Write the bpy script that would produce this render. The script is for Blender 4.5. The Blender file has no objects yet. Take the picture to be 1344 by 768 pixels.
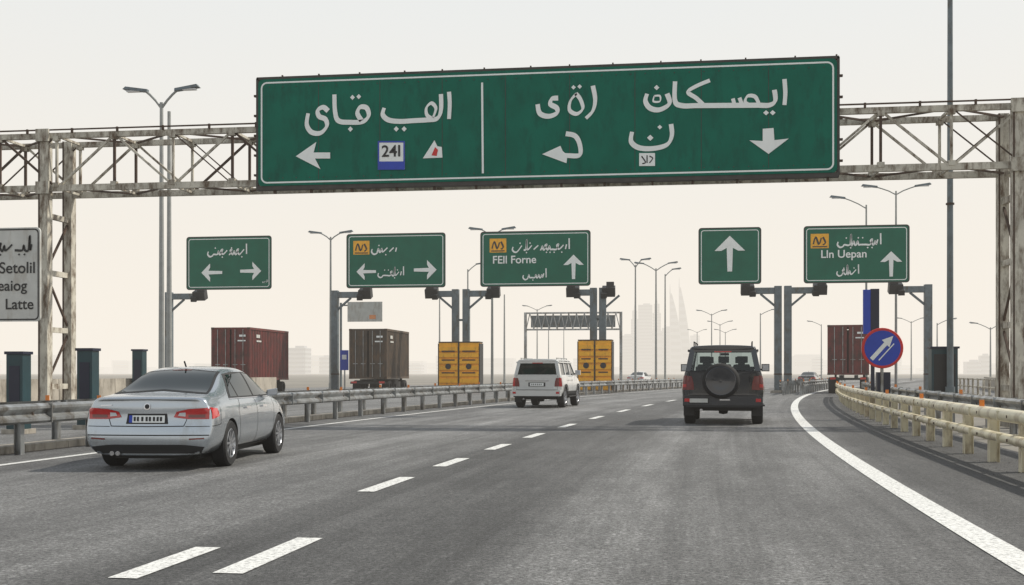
import bpy, bmesh, math, random
from mathutils import Vector, Matrix
from mathutils.bvhtree import BVHTree
random.seed(7)
SC = bpy.context.scene
COL = SC.collection

# ------------------------------------------------------------------ materials
def nt(name):
    m = bpy.data.materials.new(name); m.use_nodes = True
    n = m.node_tree.nodes; l = m.node_tree.links
    return m, n, l, n['Principled BSDF']

def mat(name, col, rough=0.5, metal=0.0, var=0.15, vscale=3.0, bump=0.0, bscale=40, coat=0.0, dirt=None, dirt_amt=0.3, spec=0.5, dscale=1.5):
    m, n, l, p = nt(name)
    tc = n.new('ShaderNodeTexCoord')
    no = n.new('ShaderNodeTexNoise'); no.inputs['Scale'].default_value = vscale; no.inputs['Detail'].default_value = 6
    l.new(tc.outputs['Object'], no.inputs['Vector'])
    r = n.new('ShaderNodeValToRGB')
    c0 = [max(0, c*(1-var)) for c in col]; c1 = [min(1, c*(1+var)) for c in col]
    r.color_ramp.elements[0].position = .3; r.color_ramp.elements[1].position = .7
    r.color_ramp.elements[0].color = (*c0, 1); r.color_ramp.elements[1].color = (*c1, 1)
    l.new(no.outputs['Fac'], r.inputs['Fac'])
    out = r.outputs['Color']
    if dirt:
        mp = n.new('ShaderNodeMapping'); mp.inputs['Scale'].default_value = (dscale, dscale, dscale*.35)
        l.new(tc.outputs['Object'], mp.inputs['Vector'])
        n2 = n.new('ShaderNodeTexNoise'); n2.inputs['Scale'].default_value = 2.2; n2.inputs['Detail'].default_value = 8; n2.inputs['Roughness'].default_value = .7
        l.new(mp.outputs['Vector'], n2.inputs['Vector'])
        r2 = n.new('ShaderNodeValToRGB'); r2.color_ramp.elements[0].position = 1-.42-dirt_amt*.3; r2.color_ramp.elements[1].position = 1-.28-dirt_amt*.15
        l.new(n2.outputs['Fac'], r2.inputs['Fac'])
        mx = n.new('ShaderNodeMixRGB'); l.new(r2.outputs['Color'], mx.inputs['Fac'])
        l.new(out, mx.inputs['Color1']); mx.inputs['Color2'].default_value = (*dirt, 1)
        out = mx.outputs['Color']
    l.new(out, p.inputs['Base Color'])
    p.inputs['Roughness'].default_value = rough; p.inputs['Metallic'].default_value = metal
    p.inputs['Specular IOR Level'].default_value = spec
    if coat: p.inputs['Coat Weight'].default_value = coat; p.inputs['Coat Roughness'].default_value = .03
    if bump:
        nb = n.new('ShaderNodeTexNoise'); nb.inputs['Scale'].default_value = bscale; nb.inputs['Detail'].default_value = 4
        l.new(tc.outputs['Object'], nb.inputs['Vector'])
        b = n.new('ShaderNodeBump'); b.inputs['Strength'].default_value = bump; b.inputs['Distance'].default_value = .02
        l.new(nb.outputs['Fac'], b.inputs['Height']); l.new(b.outputs['Normal'], p.inputs['Normal'])
    return m

M = {}
M['green'] = mat('sign_green', (.0015, .135, .088), .6, var=.12, vscale=1.2, dirt=(.004, .095, .065), dirt_amt=.3, spec=.12)
M['green2'] = mat('sign_green_far', (.0015, .125, .075), .6, var=.12, vscale=1.0, spec=.12)
M['white'] = mat('sign_white', (.84, .86, .84), .5, var=.05)
M['signgrey'] = mat('sign_grey', (.55, .55, .52), .55, var=.1, dirt=(.4, .37, .32))
M['black'] = mat('black_paint', (.012, .012, .013), .5, var=.2)
M['signback'] = mat('sign_back', (.05, .045, .04), .7, var=.3)
M['blue'] = mat('sign_blue', (.006, .045, .42), .4, var=.1)
M['navy'] = mat('navy', (.005, .009, .03), .45, var=.1)
M['yellow'] = mat('yellow_paint', (.90, .43, .006), .5, var=.12, dirt=(.45, .22, .03), dirt_amt=.1)
M['red'] = mat('red_paint', (.6, .015, .012), .4, var=.1)
M['cream'] = mat('gantry_cream_steel', (.54, .51, .43), .6, var=.2, vscale=2, dirt=(.10, .06, .03), dirt_amt=.48, bump=.2, dscale=2.5)
M['rust'] = mat('rust', (.065, .038, .024), .8, var=.35, vscale=6)
M['galv'] = mat('galvanised_steel', (.36, .375, .38), .36, metal=.65, var=.25, vscale=2.5, dirt=(.13, .11, .085), dirt_amt=.38)
M['railcream'] = mat('rail_cream_paint', (.72, .66, .48), .38, metal=.05, var=.12, vscale=2.5, dirt=(.28, .20, .11), dirt_amt=.28)
M['steelblue'] = mat('pole_grey_steel', (.13, .16, .175), .5, metal=.3, var=.2, dirt=(.09, .08, .06), dirt_amt=.2)
M['lamp'] = mat('lamp_pole_steel', (.30, .31, .30), .5, metal=.3, var=.12)
M['dteal'] = mat('dark_teal_plastic', (.008, .04, .05), .45, var=.2)
M['concrete'] = mat('concrete', (.38, .345, .29), .85, var=.18, vscale=1.5, dirt=(.17, .15, .12), dirt_amt=.35, bump=.3)
M['contred'] = mat('container_oxide_red', (.15, .022, .018), .6, var=.2, vscale=1.2, dirt=(.05, .022, .018), dirt_amt=.48)
M['contbrn'] = mat('container_brown', (.055, .040, .028), .65, var=.2, vscale=1.2, dirt=(.12, .07, .035), dirt_amt=.42)
M['chassis'] = mat('chassis_black', (.014, .014, .014), .6, var=.2)
M['rubber'] = mat('tyre_rubber', (.010, .010, .011), .8, var=.25, vscale=20, bump=.2)
M['alloy'] = mat('alloy_wheel', (.42, .43, .45), .3, metal=.8, var=.08)
M['chrome'] = mat('chrome', (.6, .6, .62), .12, metal=1, var=.02)
M['silver'] = mat('silver_car_paint', (.46, .50, .54), .27, metal=.85, var=.03, coat=.8, dirt=(.40, .42, .43), dirt_amt=.1)
M['darkpaint'] = mat('dark_car_paint', (.010, .013, .020), .22, metal=.2, var=.1, coat=1)
M['whitepaint'] = mat('white_car_paint', (.60, .61, .60), .3, metal=.1, var=.03, coat=1)
M['plastic'] = mat('black_trim_plastic', (.012, .012, .013), .6, var=.15)
M['interior'] = mat('dark_interior', (.015, .015, .017), .9, var=.2)
M['glass'] = mat('dark_tinted_glass', (.008, .014, .014), .04, var=.1, spec=.55)
M['tail'] = mat('tail_lamp_red', (.48, .006, .008), .12, var=.12, vscale=18, coat=1)
M['taildark'] = mat('tail_lamp_dark', (.14, .004, .006), .15, var=.15, vscale=18, coat=1)
M['amber'] = mat('amber_lens', (.7, .2, .02), .2, coat=1)
M['lens'] = mat('clear_lens', (.55, .56, .58), .15, coat=1)
M['gap'] = mat('panel_gap', (.01, .01, .01), .9)
M['gravel'] = mat('gravel', (.12, .115, .11), .95, var=.4, vscale=30)
M['tower'] = mat('tower_concrete', (.28, .30, .33), .7, var=.1, vscale=.05)
M['towerwin'] = mat('tower_glass', (.05, .07, .09), .2, var=.1, vscale=.05)

def glass_clear():
    m, n, l, p = nt('tinted_car_glass'); n.remove(p)
    t = n.new('ShaderNodeBsdfTransparent'); t.inputs['Color'].default_value = (.60, .66, .66, 1)
    g = n.new('ShaderNodeBsdfGlossy'); g.inputs['Roughness'].default_value = .03; g.inputs['Color'].default_value = (.8, .85, .85, 1)
    f = n.new('ShaderNodeFresnel'); f.inputs['IOR'].default_value = 1.5
    mx = n.new('ShaderNodeMixShader'); l.new(f.outputs[0], mx.inputs[0]); l.new(t.outputs[0], mx.inputs[1]); l.new(g.outputs[0], mx.inputs[2])
    l.new(mx.outputs[0], n['Material Output'].inputs['Surface'])
    return m
M['clear'] = glass_clear()

# asphalt: UV carries (lateral offset c, distance Y) in metres
def asphalt(name, base=.135, lanes=True):
    m, n, l, p = nt(name)
    uv = n.new('ShaderNodeUVMap'); uv.uv_map = 'UVMap'
    tc = n.new('ShaderNodeTexCoord')
    def noise(vec, sc, det=4, rough=.6, mapping=None):
        if mapping:
            mp = n.new('ShaderNodeMapping'); mp.inputs['Scale'].default_value = mapping; l.new(vec, mp.inputs['Vector']); vec = mp.outputs['Vector']
        x = n.new('ShaderNodeTexNoise'); x.inputs['Scale'].default_value = sc; x.inputs['Detail'].default_value = det; x.inputs['Roughness'].default_value = rough
        l.new(vec, x.inputs['Vector']); return x.outputs['Fac']
    def mr(v, a, b, c, d):
        x = n.new('ShaderNodeMapRange'); x.inputs[1].default_value = a; x.inputs[2].default_value = b; x.inputs[3].default_value = c; x.inputs[4].default_value = d
        l.new(v, x.inputs[0]); return x.outputs[0]
    def mul(a, b):
        x = n.new('ShaderNodeMath'); x.operation = 'MULTIPLY'; l.new(a, x.inputs[0]); l.new(b, x.inputs[1]); return x.outputs[0]
    fine = noise(tc.outputs['Object'], 30, 4, .9)
    chip = noise(tc.outputs['Object'], 14, 3, .85)
    mid = noise(tc.outputs['Object'], 5, 6, .8)
    big = noise(tc.outputs['Object'], .35, 5, .65)
    patch = noise(uv.outputs['UV'], 1.0, 7, .7, (.75, .16, 1))
    streak = noise(uv.outputs['UV'], 1.0, 5, .65, (2.2, .045, 1))
    streak2 = noise(uv.outputs['UV'], 1.0, 4, .6, (9, .12, 1))
    v = mul(mr(fine, .38, .62, .25, 1.75), mr(mid, .3, .7, .72, 1.28))
    v = mul(v, mr(chip, .54, .64, 1.0, 1.6))
    v = mul(v, mr(big, .3, .7, .82, 1.18))
    v = mul(v, mr(patch, .44, .56, .80, 1.10))
    v = mul(v, mr(streak, .3, .7, .72, 1.28))
    v = mul(v, mr(streak2, .3, .7, .88, 1.12))
    if lanes:
        sp = n.new('ShaderNodeSeparateXYZ'); l.new(uv.outputs['UV'], sp.inputs[0])
        wob = noise(uv.outputs['UV'], 1.0, 6, .7, (.6, .25, 1))
        ad = n.new('ShaderNodeMath'); ad.operation = 'MULTIPLY_ADD'; l.new(wob, ad.inputs[0]); ad.inputs[1].default_value = .9; ad.inputs[2].default_value = -.45
        a2 = n.new('ShaderNodeMath'); a2.operation = 'ADD'; l.new(sp.outputs['X'], a2.inputs[0]); l.new(ad.outputs[0], a2.inputs[1])
        t = mr(a2.outputs[0], -12, 6, 0, 1)
        cr = n.new('ShaderNodeValToRGB'); l.new(t, cr.inputs['Fac'])
        stops = [(-11.5, .70), (-8.6, .92), (-7.7, 1.18), (-6.9, .92), (-5.6, 1.18), (-4.4, 1.0), (-3.75, .85), (-3.4, .52), (-1.5, .55), (-1.15, .92), (-.6, 1.30), (-.2, .98), (1.2, .98), (2.1, .88), (2.6, .50), (4.6, .42)]
        e = cr.color_ramp.elements
        while len(e) > 1: e.remove(e[-1])
        for i, (c, g) in enumerate(stops):
            q = (c+12)/18; g = g/1.3
            if i == 0: e[0].position = q; el = e[0]
            else: el = e.new(q)
            el.color = (g, g, g, 1)
        v = mul(v, mr(cr.outputs['Color'], 0, 1, 0, 1.3))
    dn = n.new('ShaderNodeTexNoise'); dn.inputs['Scale'].default_value = 1.1; dn.inputs['Detail'].default_value = 8; dn.inputs['Roughness'].default_value = .7; l.new(tc.outputs['Object'], dn.inputs['Vector'])
    mx = n.new('ShaderNodeMixRGB'); mx.inputs['Fac'].default_value = .55; l.new(tc.outputs['Object'], mx.inputs['Color1']); l.new(dn.outputs['Color'], mx.inputs['Color2'])
    vo = n.new('ShaderNodeTexVoronoi'); vo.feature = 'DISTANCE_TO_EDGE'; vo.inputs['Scale'].default_value = .6; l.new(mx.outputs['Color'], vo.inputs['Vector'])
    ck = mr(vo.outputs['Distance'], .0, .009, 0, 1)
    mask = mr(noise(tc.outputs['Object'], .22, 3), .50, .58, 0, 1)
    inv = n.new('ShaderNodeMath'); inv.operation = 'SUBTRACT'; inv.inputs[0].default_value = 1; l.new(ck, inv.inputs[1])
    cm = mul(inv.outputs[0], mask)
    v = mul(v, mr(cm, 0, 1, 1, .62))
    rgb = n.new('ShaderNodeMixRGB'); rgb.blend_type = 'MULTIPLY'; rgb.inputs['Fac'].default_value = 1
    rgb.inputs['Color1'].default_value = (base*1.0, base*1.0, base*.985, 1); l.new(v, rgb.inputs['Color2'])
    l.new(rgb.outputs['Color'], p.inputs['Base Color'])
    p.inputs['Roughness'].default_value = .66; p.inputs['Specular IOR Level'].default_value = .45
    b = n.new('ShaderNodeBump'); b.inputs['Strength'].default_value = .8; b.inputs['Distance'].default_value = .025
    l.new(fine, b.inputs['Height']); l.new(b.outputs['Normal'], p.inputs['Normal'])
    return m
M['asphalt'] = asphalt('asphalt')
M['asphalt2'] = asphalt('asphalt_plaza', .14, False)

def paintmark():
    m, n, l, p = nt('road_marking_paint')
    tc = n.new('ShaderNodeTexCoord')
    a = n.new('ShaderNodeTexNoise'); a.inputs['Scale'].default_value = 26; a.inputs['Detail'].default_value = 8; a.inputs['Roughness'].default_value = .85
    l.new(tc.outputs['Object'], a.inputs['Vector'])
    r = n.new('ShaderNodeValToRGB'); r.color_ramp.elements[0].position = .38; r.color_ramp.elements[1].position = .52
    r.color_ramp.elements[0].color = (.20, .20, .19, 1); r.color_ramp.elements[1].color = (.74, .74, .71, 1)
    l.new(a.outputs['Fac'], r.inputs['Fac']); l.new(r.outputs['Color'], p.inputs['Base Color']); p.inputs['Roughness'].default_value = .7
    return m
M['mark'] = paintmark()

def ground_mat():
    m, n, l, p = nt('sandy_ground')
    tc = n.new('ShaderNodeTexCoord')
    a = n.new('ShaderNodeTexNoise'); a.inputs['Scale'].default_value = .08; a.inputs['Detail'].default_value = 12; a.inputs['Roughness'].default_value = .75
    l.new(tc.outputs['Object'], a.inputs['Vector'])
    r = n.new('ShaderNodeValToRGB'); r.color_ramp.elements[0].position = .35; r.color_ramp.elements[1].position = .65
    r.color_ramp.elements[0].color = (.14, .13, .115, 1); r.color_ramp.elements[1].color = (.27, .25, .21, 1)
    l.new(a.outputs['Fac'], r.inputs['Fac']); l.new(r.outputs['Color'], p.inputs['Base Color']); p.inputs['Roughness'].default_value = .95
    return m
M['ground'] = ground_mat()

# ------------------------------------------------------------------ mesh builder
def root(name, loc=(0, 0, 0), rz=0.0, scale=(1, 1, 1)):
    e = bpy.data.objects.new(name, None); e.empty_display_size = .3
    e.location = loc; e.rotation_euler = (0, 0, rz); e.scale = scale
    COL.objects.link(e); return e

class MB:
    def __init__(s): s.v = []; s.f = []; s.m = []; s.mats = []
    def add(s, vs, fs, m):
        m = M[m] if isinstance(m, str) else m
        if m not in s.mats: s.mats.append(m)
        k = s.mats.index(m); o = len(s.v)
        s.v += [tuple(v) for v in vs]
        for f in fs: s.f.append([i+o for i in f]); s.m.append(k)
    def box(s, cx, cy, cz, sx, sy, sz, m, rz=0, rx=0):
        R = Matrix.Rotation(rz, 3, 'Z') @ Matrix.Rotation(rx, 3, 'X'); vs = []
        for z in (-.5, .5):
            for x, y in ((-.5, -.5), (.5, -.5), (.5, .5), (-.5, .5)):
                vs.append(Vector((cx, cy, cz)) + R @ Vector((x*sx, y*sy, z*sz)))
        s.add(vs, [(0, 3, 2, 1), (4, 5, 6, 7), (0, 1, 5, 4), (1, 2, 6, 5), (2, 3, 7, 6), (3, 0, 4, 7)], m)
    def hexa(s, b, t, m):
        s.add(list(b)+list(t), [(0, 3, 2, 1), (4, 5, 6, 7), (0, 1, 5, 4), (1, 2, 6, 5), (2, 3, 7, 6), (3, 0, 4, 7)], m)
    def beam(s, p0, p1, w, h, m):
        p0 = Vector(p0); p1 = Vector(p1); d = (p1-p0).normalized()
        up = Vector((0, 0, 1)) if abs(d.z) < .95 else Vector((0, 1, 0))
        a = d.cross(up).normalized()*w/2; b = a.cross(d).normalized()*h/2
        s.hexa([p0-a-b, p0+a-b, p0+a+b, p0-a+b], [p1-a-b, p1+a-b, p1+a+b, p1-a+b], m)
    def cyl(s, p0, p1, r0, m, r1=None, n=12):
        r1 = r0 if r1 is None else r1
        p0 = Vector(p0); p1 = Vector(p1); d = (p1-p0).normalized()
        up = Vector((0, 0, 1)) if abs(d.z) < .95 else Vector((0, 1, 0))
        a = d.cross(up).normalized(); b = a.cross(d).normalized(); vs = []
        for p, r in ((p0, r0), (p1, r1)):
            for i in range(n):
                t = 2*math.pi*i/n; vs.append(p+a*math.cos(t)*r+b*math.sin(t)*r)
        fs = [(i, (i+1) % n, n+(i+1) % n, n+i) for i in range(n)] + [tuple(range(n))[::-1], tuple(range(n, 2*n))]
        s.add(vs, fs, m)
    def lathe(s, prof, c, axis, m, n=28):
        vs = []; fs = []
        for r, a in prof:
            for i in range(n):
                t = 2*math.pi*i/n; p = (r*math.cos(t), r*math.sin(t))
                if axis == 'x': v = (c[0]+a, c[1]+p[0], c[2]+p[1])
                elif axis == 'y': v = (c[0]+p[0], c[1]+a, c[2]+p[1])
                else: v = (c[0]+p[0], c[1]+p[1], c[2]+a)
                vs.append(v)
        for k in range(len(prof)-1):
            for i in range(n):
                fs.append((k*n+i, k*n+(i+1) % n, (k+1)*n+(i+1) % n, (k+1)*n+i))
        s.add(vs, fs, m)
    def prism(s, poly, y0, y1, m):
        n = len(poly); vs = [(x, y0, z) for x, z in poly]+[(x, y1, z) for x, z in poly]
        s.add(vs, [tuple(range(n)), tuple(range(n, 2*n))[::-1]]+[(i, (i+1) % n, n+(i+1) % n, n+i) for i in range(n)], m)
    def sheet(s, poly, y, m):
        s.add([(x, y, z) for x, z in poly], [tuple(range(len(poly)))], m)
    def ring(s, outer, inner, y, m):
        n = len(outer); s.add([(x, y, z) for x, z in outer+inner], [(i, (i+1) % n, n+(i+1) % n, n+i) for i in range(n)], m)
    def stroke(s, pts, w, y, m, nib=1.0, smooth=True, lo=.5):
        P = [Vector(p) for p in pts]
        if smooth and len(P) > 2:
            Q = [P[0]]+P+[P[-1]]; o = []
            for i in range(1, len(Q)-2):
                for k in range(6):
                    t = k/6; a, b, c, d = Q[i-1], Q[i], Q[i+1], Q[i+2]
                    o.append(.5*((2*b)+(-a+c)*t+(2*a-5*b+4*c-d)*t*t+(-a+3*b-3*c+d)*t**3))
            o.append(P[-1]); P = o
        vs = []; N = len(P)
        for i in range(N):
            d = (P[min(i+1, N-1)]-P[max(i-1, 0)])
            if d.length < 1e-6: d = Vector((1, 0))
            d.normalize(); a = math.atan2(d.y, d.x)
            ww = w*(lo+(1-lo)*abs(math.sin(a-nib))); nn = Vector((-d.y, d.x))*ww/2
            vs += [(P[i].x+nn.x, y, P[i].y+nn.y), (P[i].x-nn.x, y, P[i].y-nn.y)]
        s.add(vs, [(2*i, 2*i+1, 2*i+3, 2*i+2) for i in range(N-1)], m)
    def build(s, name, parent=None, smooth=False, bevel=0, fix=True, loc=None):
        me = bpy.data.meshes.new(name); me.from_pydata(s.v, [], s.f)
        for m in s.mats: me.materials.append(m)
        me.polygons.foreach_set('material_index', s.m)
        if fix:
            bm = bmesh.new(); bm.from_mesh(me); bmesh.ops.recalc_face_normals(bm, faces=bm.faces); bm.to_mesh(me); bm.free()
        if smooth:
            me.polygons.foreach_set('use_smooth', [True]*len(me.polygons)); me.set_sharp_from_angle(angle=math.radians(40))
        me.update()
        o = bpy.data.objects.new(name, me); COL.objects.link(o)
        if parent: o.parent = parent
        if loc: o.location = loc
        if bevel:
            b = o.modifiers.new('bevel', 'BEVEL'); b.width = bevel; b.segments = 2; b.limit_method = 'ANGLE'
        return o

def rrect(x0, z0, x1, z1, r, n=5):
    o = []
    for cx, cz, a0 in ((x1-r, z1-r, 0), (x0+r, z1-r, 90), (x0+r, z0+r, 180), (x1-r, z0+r, 270)):
        for k in range(n+1):
            a = math.radians(a0+90*k/n); o.append((cx+r*math.cos(a), cz+r*math.sin(a)))
    return o

# ------------------------------------------------------------------ road geometry
def off(y):
    if y <= 0: return 0.0
    if y <= 110: return .0012*y*y
    return 14.52+.264*(y-110)
def slope(y): return 0 if y <= 0 else (.0024*min(y, 110))
def rp(c, y, z=0): return Vector((c+off(y), y, z))

def strip(name, c0, c1, y0, y1, z, m, nc=4, step=1.5, parent=None):
    ny = max(1, int((y1-y0)/step)); vs = []; fs = []; uvs = []
    for j in range(ny+1):
        y = y0+(y1-y0)*j/ny
        for i in range(nc+1):
            c = c0+(c1-c0)*i/nc; vs.append(rp(c, y, z)); uvs.append((c, y))
    for j in range(ny):
        for i in range(nc):
            a = j*(nc+1)+i; fs.append((a, a+1, a+nc+2, a+nc+1))
    me = bpy.data.meshes.new(name); me.from_pydata([tuple(v) for v in vs], [], fs); me.materials.append(M[m])
    ul = me.uv_layers.new(name='UVMap')
    for lp in me.loops: ul.data[lp.index].uv = uvs[lp.vertex_index]
    o = bpy.data.objects.new(name, me); COL.objects.link(o)
    if parent: o.parent = parent
    return o

g = MB(); g.add([(-9000, -300, -.03), (9000, -300, -.03), (9000, 12000, -.03), (-9000, 12000, -.03)], [(0, 1, 2, 3)], 'ground'); g.build('ground')
strip('road', -11.2, 5.0, -20, 300, 0, 'asphalt', 6)
strip('toll_plaza_road', -42, -11.2, -20, 300, 0, 'asphalt2', 4)
strip('ramp_road', 5.0, 14, 58, 300, 0, 'asphalt2', 3)
lm = root('lane_marking')
def marking(c0, c1, y0, y1, nm):
    strip(nm, c0, c1, y0, y1, .006, 'mark', 1, 1.0, lm)
marking(2.08, 2.34, -5, 200, 'right_edge_line')
marking(-9.35, -9.2, -5, 200, 'left_edge_line')
for y0, ln in [(-4, 1.5), (1.5, 1.5), (6.55, 1.25), (11.7, 1.7), (15.0, 1.5), (18.4, 1.5), (21.9, 1.7), (26.2, 1.9), (31.2, 2.1), (37, 2.4), (43.5, 2.6), (51, 3), (60, 3), (70, 3), (81, 3), (94, 3)]:
    marking(-3.46, -3.27, y0, y0+ln, 'dash')
marking(-2.90, -2.70, 6.8, 8.35, 'dash')
kb = MB()
for j in range(120):
    y0 = -18+j*1.2; y1 = y0+1.19
    a, b = rp(-10.75, y0), rp(-10.45, y0); c, d = rp(-10.45, y1), rp(-10.75, y1)
    up = Vector((0, 0, .13)); kb.hexa([a, b, c, d], [a+up, b+up, c+up, d+up], 'concrete')
kb.build('kerb', bevel=.015)
gv = MB()
for i in range(900):
    y = random.uniform(6, 45); c = random.gauss(4.0, .22)
    if c > 4.9: continue
    r = random.uniform(.004, .014); p = rp(c, y, r*.3)
    vs = [p+Vector((random.uniform(.6, 1.2)*r*math.cos(a), random.uniform(.6, 1.2)*r*math.sin(a), 0)) for a in (0, 1.57, 3.14, 4.71)]+[p+Vector((0, 0, r))]
    gv.add(vs, [(0, 1, 4), (1, 2, 4), (2, 3, 4), (3, 0, 4)], 'gravel')
gv.build('gravel', fix=False)

# ------------------------------------------------------------------ guardrails
W = [(0, -.155), (.03, -.15), (.08, -.115), (.08, -.075), (.02, -.03), (0, 0), (.02, .03), (.08, .075), (.08, .115), (.03, .15), (0, .155)]
TUBE = [(.09*math.cos(math.radians(a)), .085*math.sin(math.radians(a))) for a in range(-90, 91, 20)]
TUBE = [(-.04, -.085)]+TUBE+[(-.04, .085)]
TUBE2 = [(a*.8, b*.72) for a, b in TUBE]
def sweep(mb, prof, c, y0, y1, z, side, m, step=1.0):
    n = int((y1-y0)/step); k = len(prof); vs = []; fs = []
    for j in range(n+1):
        y = y0+(y1-y0)*j/n; s = slope(y); q = 1/math.sqrt(1+s*s); nx, ny = q, -s*q
        for a, b in prof:
            p = rp(c, y, z+b); vs.append((p.x+nx*a*side, p.y+ny*a*side, p.z))
    for j in range(n):
        for i in range(k-1): a = j*k+i; fs.append((a, a+1, a+k+1, a+k))
    mb.add(vs, fs, m)
def guardrail(c, y0, y1, side, m, zs=((.62, W),), post='galv', step=2.0, h=.8, cap=False, pw=.10):
    r = root('guardrail')
    b = MB()
    for z, pf in zs: sweep(b, pf, c, y0, y1, z, side, m)
    b.build('rail_beam', r, smooth=True, fix=False)
    p = MB(); y = y0+.3
    while y < y1:
        q = rp(c-side*.14, y); rz = -math.atan(slope(y))
        p.box(q.x, q.y, h/2-.02, pw, .012, h, post, rz); p.box(q.x-pw/2, q.y, h/2-.02, .012, pw, h, post, rz); p.box(q.x+pw/2, q.y, h/2-.02, .012, pw, h, post, rz)
        for z, pf in zs:
            q2 = rp(c-side*.055, y); p.box(q2.x, q2.y, z, .1, .14, .15, post, rz)
            q3 = rp(c+side*.088, y); p.box(q3.x, q3.y, z, .012, .035, .035, 'rust', rz)
            q4_ = rp(c+side*.03, y+.5); p.box(q4_.x, q4_.y, z, .135, .02, .12 if pf is not W else .30, post, rz)
        if y > 9 and int(y/step) % 3 == 0:
            q5 = rp(c+side*.02, y); p.box(q5.x, q5.y, zs[0][0]+(.2 if zs[0][1] is W else .13), .07, .012, .09, 'amber', rz)
        y += step
    p.build('posts', r)
    if cap:
        q = rp(c, y1); e = MB(); z = zs[0][0]; e.lathe([(0, -.16), (.13, -.16), (.13, .16), (0, .16)], (q.x+.02, q.y+.05, z), 'z', m, 16); e.build('end_terminal', r, smooth=True)
    return r
guardrail(-10.1, -8, 108, 1, 'galv', ((.63, W),), cap=True)
guardrail(-11.0, -8, 108, -1, 'galv', ((.63, W),), cap=True)
guardrail(4.0, 3, 62, -1, 'railcream', ((.70, TUBE), (.40, TUBE2)), 'railcream', 1.7, .74, pw=.13)
guardrail(5.3, 3, 60, -1, 'galv', ((.66, W),), 'galv', 2.0, .84, cap=True)
guardrail(.8, 66, 104, -1, 'galv', ((.63, W),), cap=True)
guardrail(2.0, 67, 104, 1, 'galv', ((.63, W),), cap=True)

pb = MB()
for j in range(13):
    y0 = 8+j*3.0; y1 = y0+2.97; P = [(-.3, 0), (.3, 0), (.22, .2), (.1, .4), (.08, 1.08), (-.08, 1.08), (-.1, .4), (-.22, .2)]
    vs = []
    for y in (y0, y1):
        for a, b in P: q = rp(-19.5+a, y*1.0, b); vs.append((q.x, q.y, q.z))
    pb.add(vs, [(i, (i+1) % 8, 8+(i+1) % 8, 8+i) for i in range(8)]+[tuple(range(8)), tuple(range(8, 16))], 'concrete')
pb.build('concrete_barrier')
fr = root('pipe_railing'); f = MB()
for j in range(30):
    y = 16+j*1.4; q = rp(9.2, y); f.cyl(q, q+Vector((0, 0, 1.05)), .045, 'cream', n=8)
    q2 = rp(9.2, y+1.4)
    for z in (.40, .72, 1.02): f.cyl(q+Vector((0, 0, z)), q2+Vector((0, 0, z)), .03, 'cream', n=8)
f.build('rails', fr, smooth=True)
gw = MB()
for j in range(20):
    y0 = 46+j*3; a, b, c, d = rp(13.8, y0), rp(14.2, y0), rp(14.2, y0+2.97), rp(13.8, y0+2.97); up = Vector((0, 0, .95)); gw.hexa([a, b, c, d], [a+up, b+up, c+up, d+up], 'concrete')
gw.build('concrete_barrier')

# ------------------------------------------------------------------ main gantry
YG = 28.0; YB = 29.2; ZT = 7.47; ZB = 6.10; XL = -24.0; XR = 14.5
gr = root('sign_gantry', (0, 0, 0))
t = MB()
for y in (YG, YB):
    t.beam((XL, y, ZT), (XR, y, ZT), .12, .14, 'cream'); t.beam((XL, y, ZB), (XR, y, ZB), .12, .16, 'cream')
n = 24; dx = (XR-XL)/n
for i in range(n+1):
    x = XL+i*dx
    for y in (YG, YB):
        t.beam((x, y, ZB), (x, y, ZT), .06, .06, 'cream' if i % 2 else 'rust')
        if i < n:
            a, b = (ZB, ZT) if i % 2 else (ZT, ZB)
            t.beam((x, y+.01, a), (x+dx, y+.01, b), .055, .055, 'cream' if (i+int(y)) % 4 else 'rust')
            if i % 3 == 1: t.beam((x, y-.03, b), (x+dx, y-.03, a), .03, .03, 'rust')
        t.box(x, y-.012, ZT-.08, .16, .13, .12, 'cream'); t.box(x, y-.012, ZB+.08, .16, .13, .12, 'cream')
    for z in (ZB, ZT):
        t.beam((x, YG, z), (x, YB, z), .06, .06, 'cream')
        if i < n: t.beam((x, YG if i % 2 else YB, z), (x+dx, YB if i % 2 else YG, z), .045, .045, 'rust')
t.build('box_truss', gr)
lg = MB()
for X in (-16.3, 7.95):
    for y in (YG, YB):
        lg.box(X, y, 3.75, .25, .25, 7.6, 'cream')
        lg.box(X, y, .06, .6, .5, .12, 'concrete')
        lg.box(X-.11, y-.13, 3.75, .035, .02, 7.6, 'rust')
    for z in (.9, 2.4, 3.9, 5.4): lg.beam((X, YG, z), (X, YB, z), .1, .14, 'cream')
    for z0, z1 in ((.9, 2.4), (3.9, 2.4), (3.9, 5.4)): lg.beam((X, YG, z0), (X, YB, z1), .05, .05, 'rust')
    for z in (ZT, ZB): lg.box(X, YG-.15, z, .36, .06, .32, 'cream')
lg.build('gantry_legs', gr)
cd = MB()
cd.cyl((XL, YG-.1, ZT+.14), (XR, YG-.1, ZT+.14), .022, 'rust', n=6)
for i in range(30):
    x = XL+1+i*1.25; cd.box(x, YG-.1, ZT+.11, .05, .05, .12, 'rust')
cd.build('conduit', gr)

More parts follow.
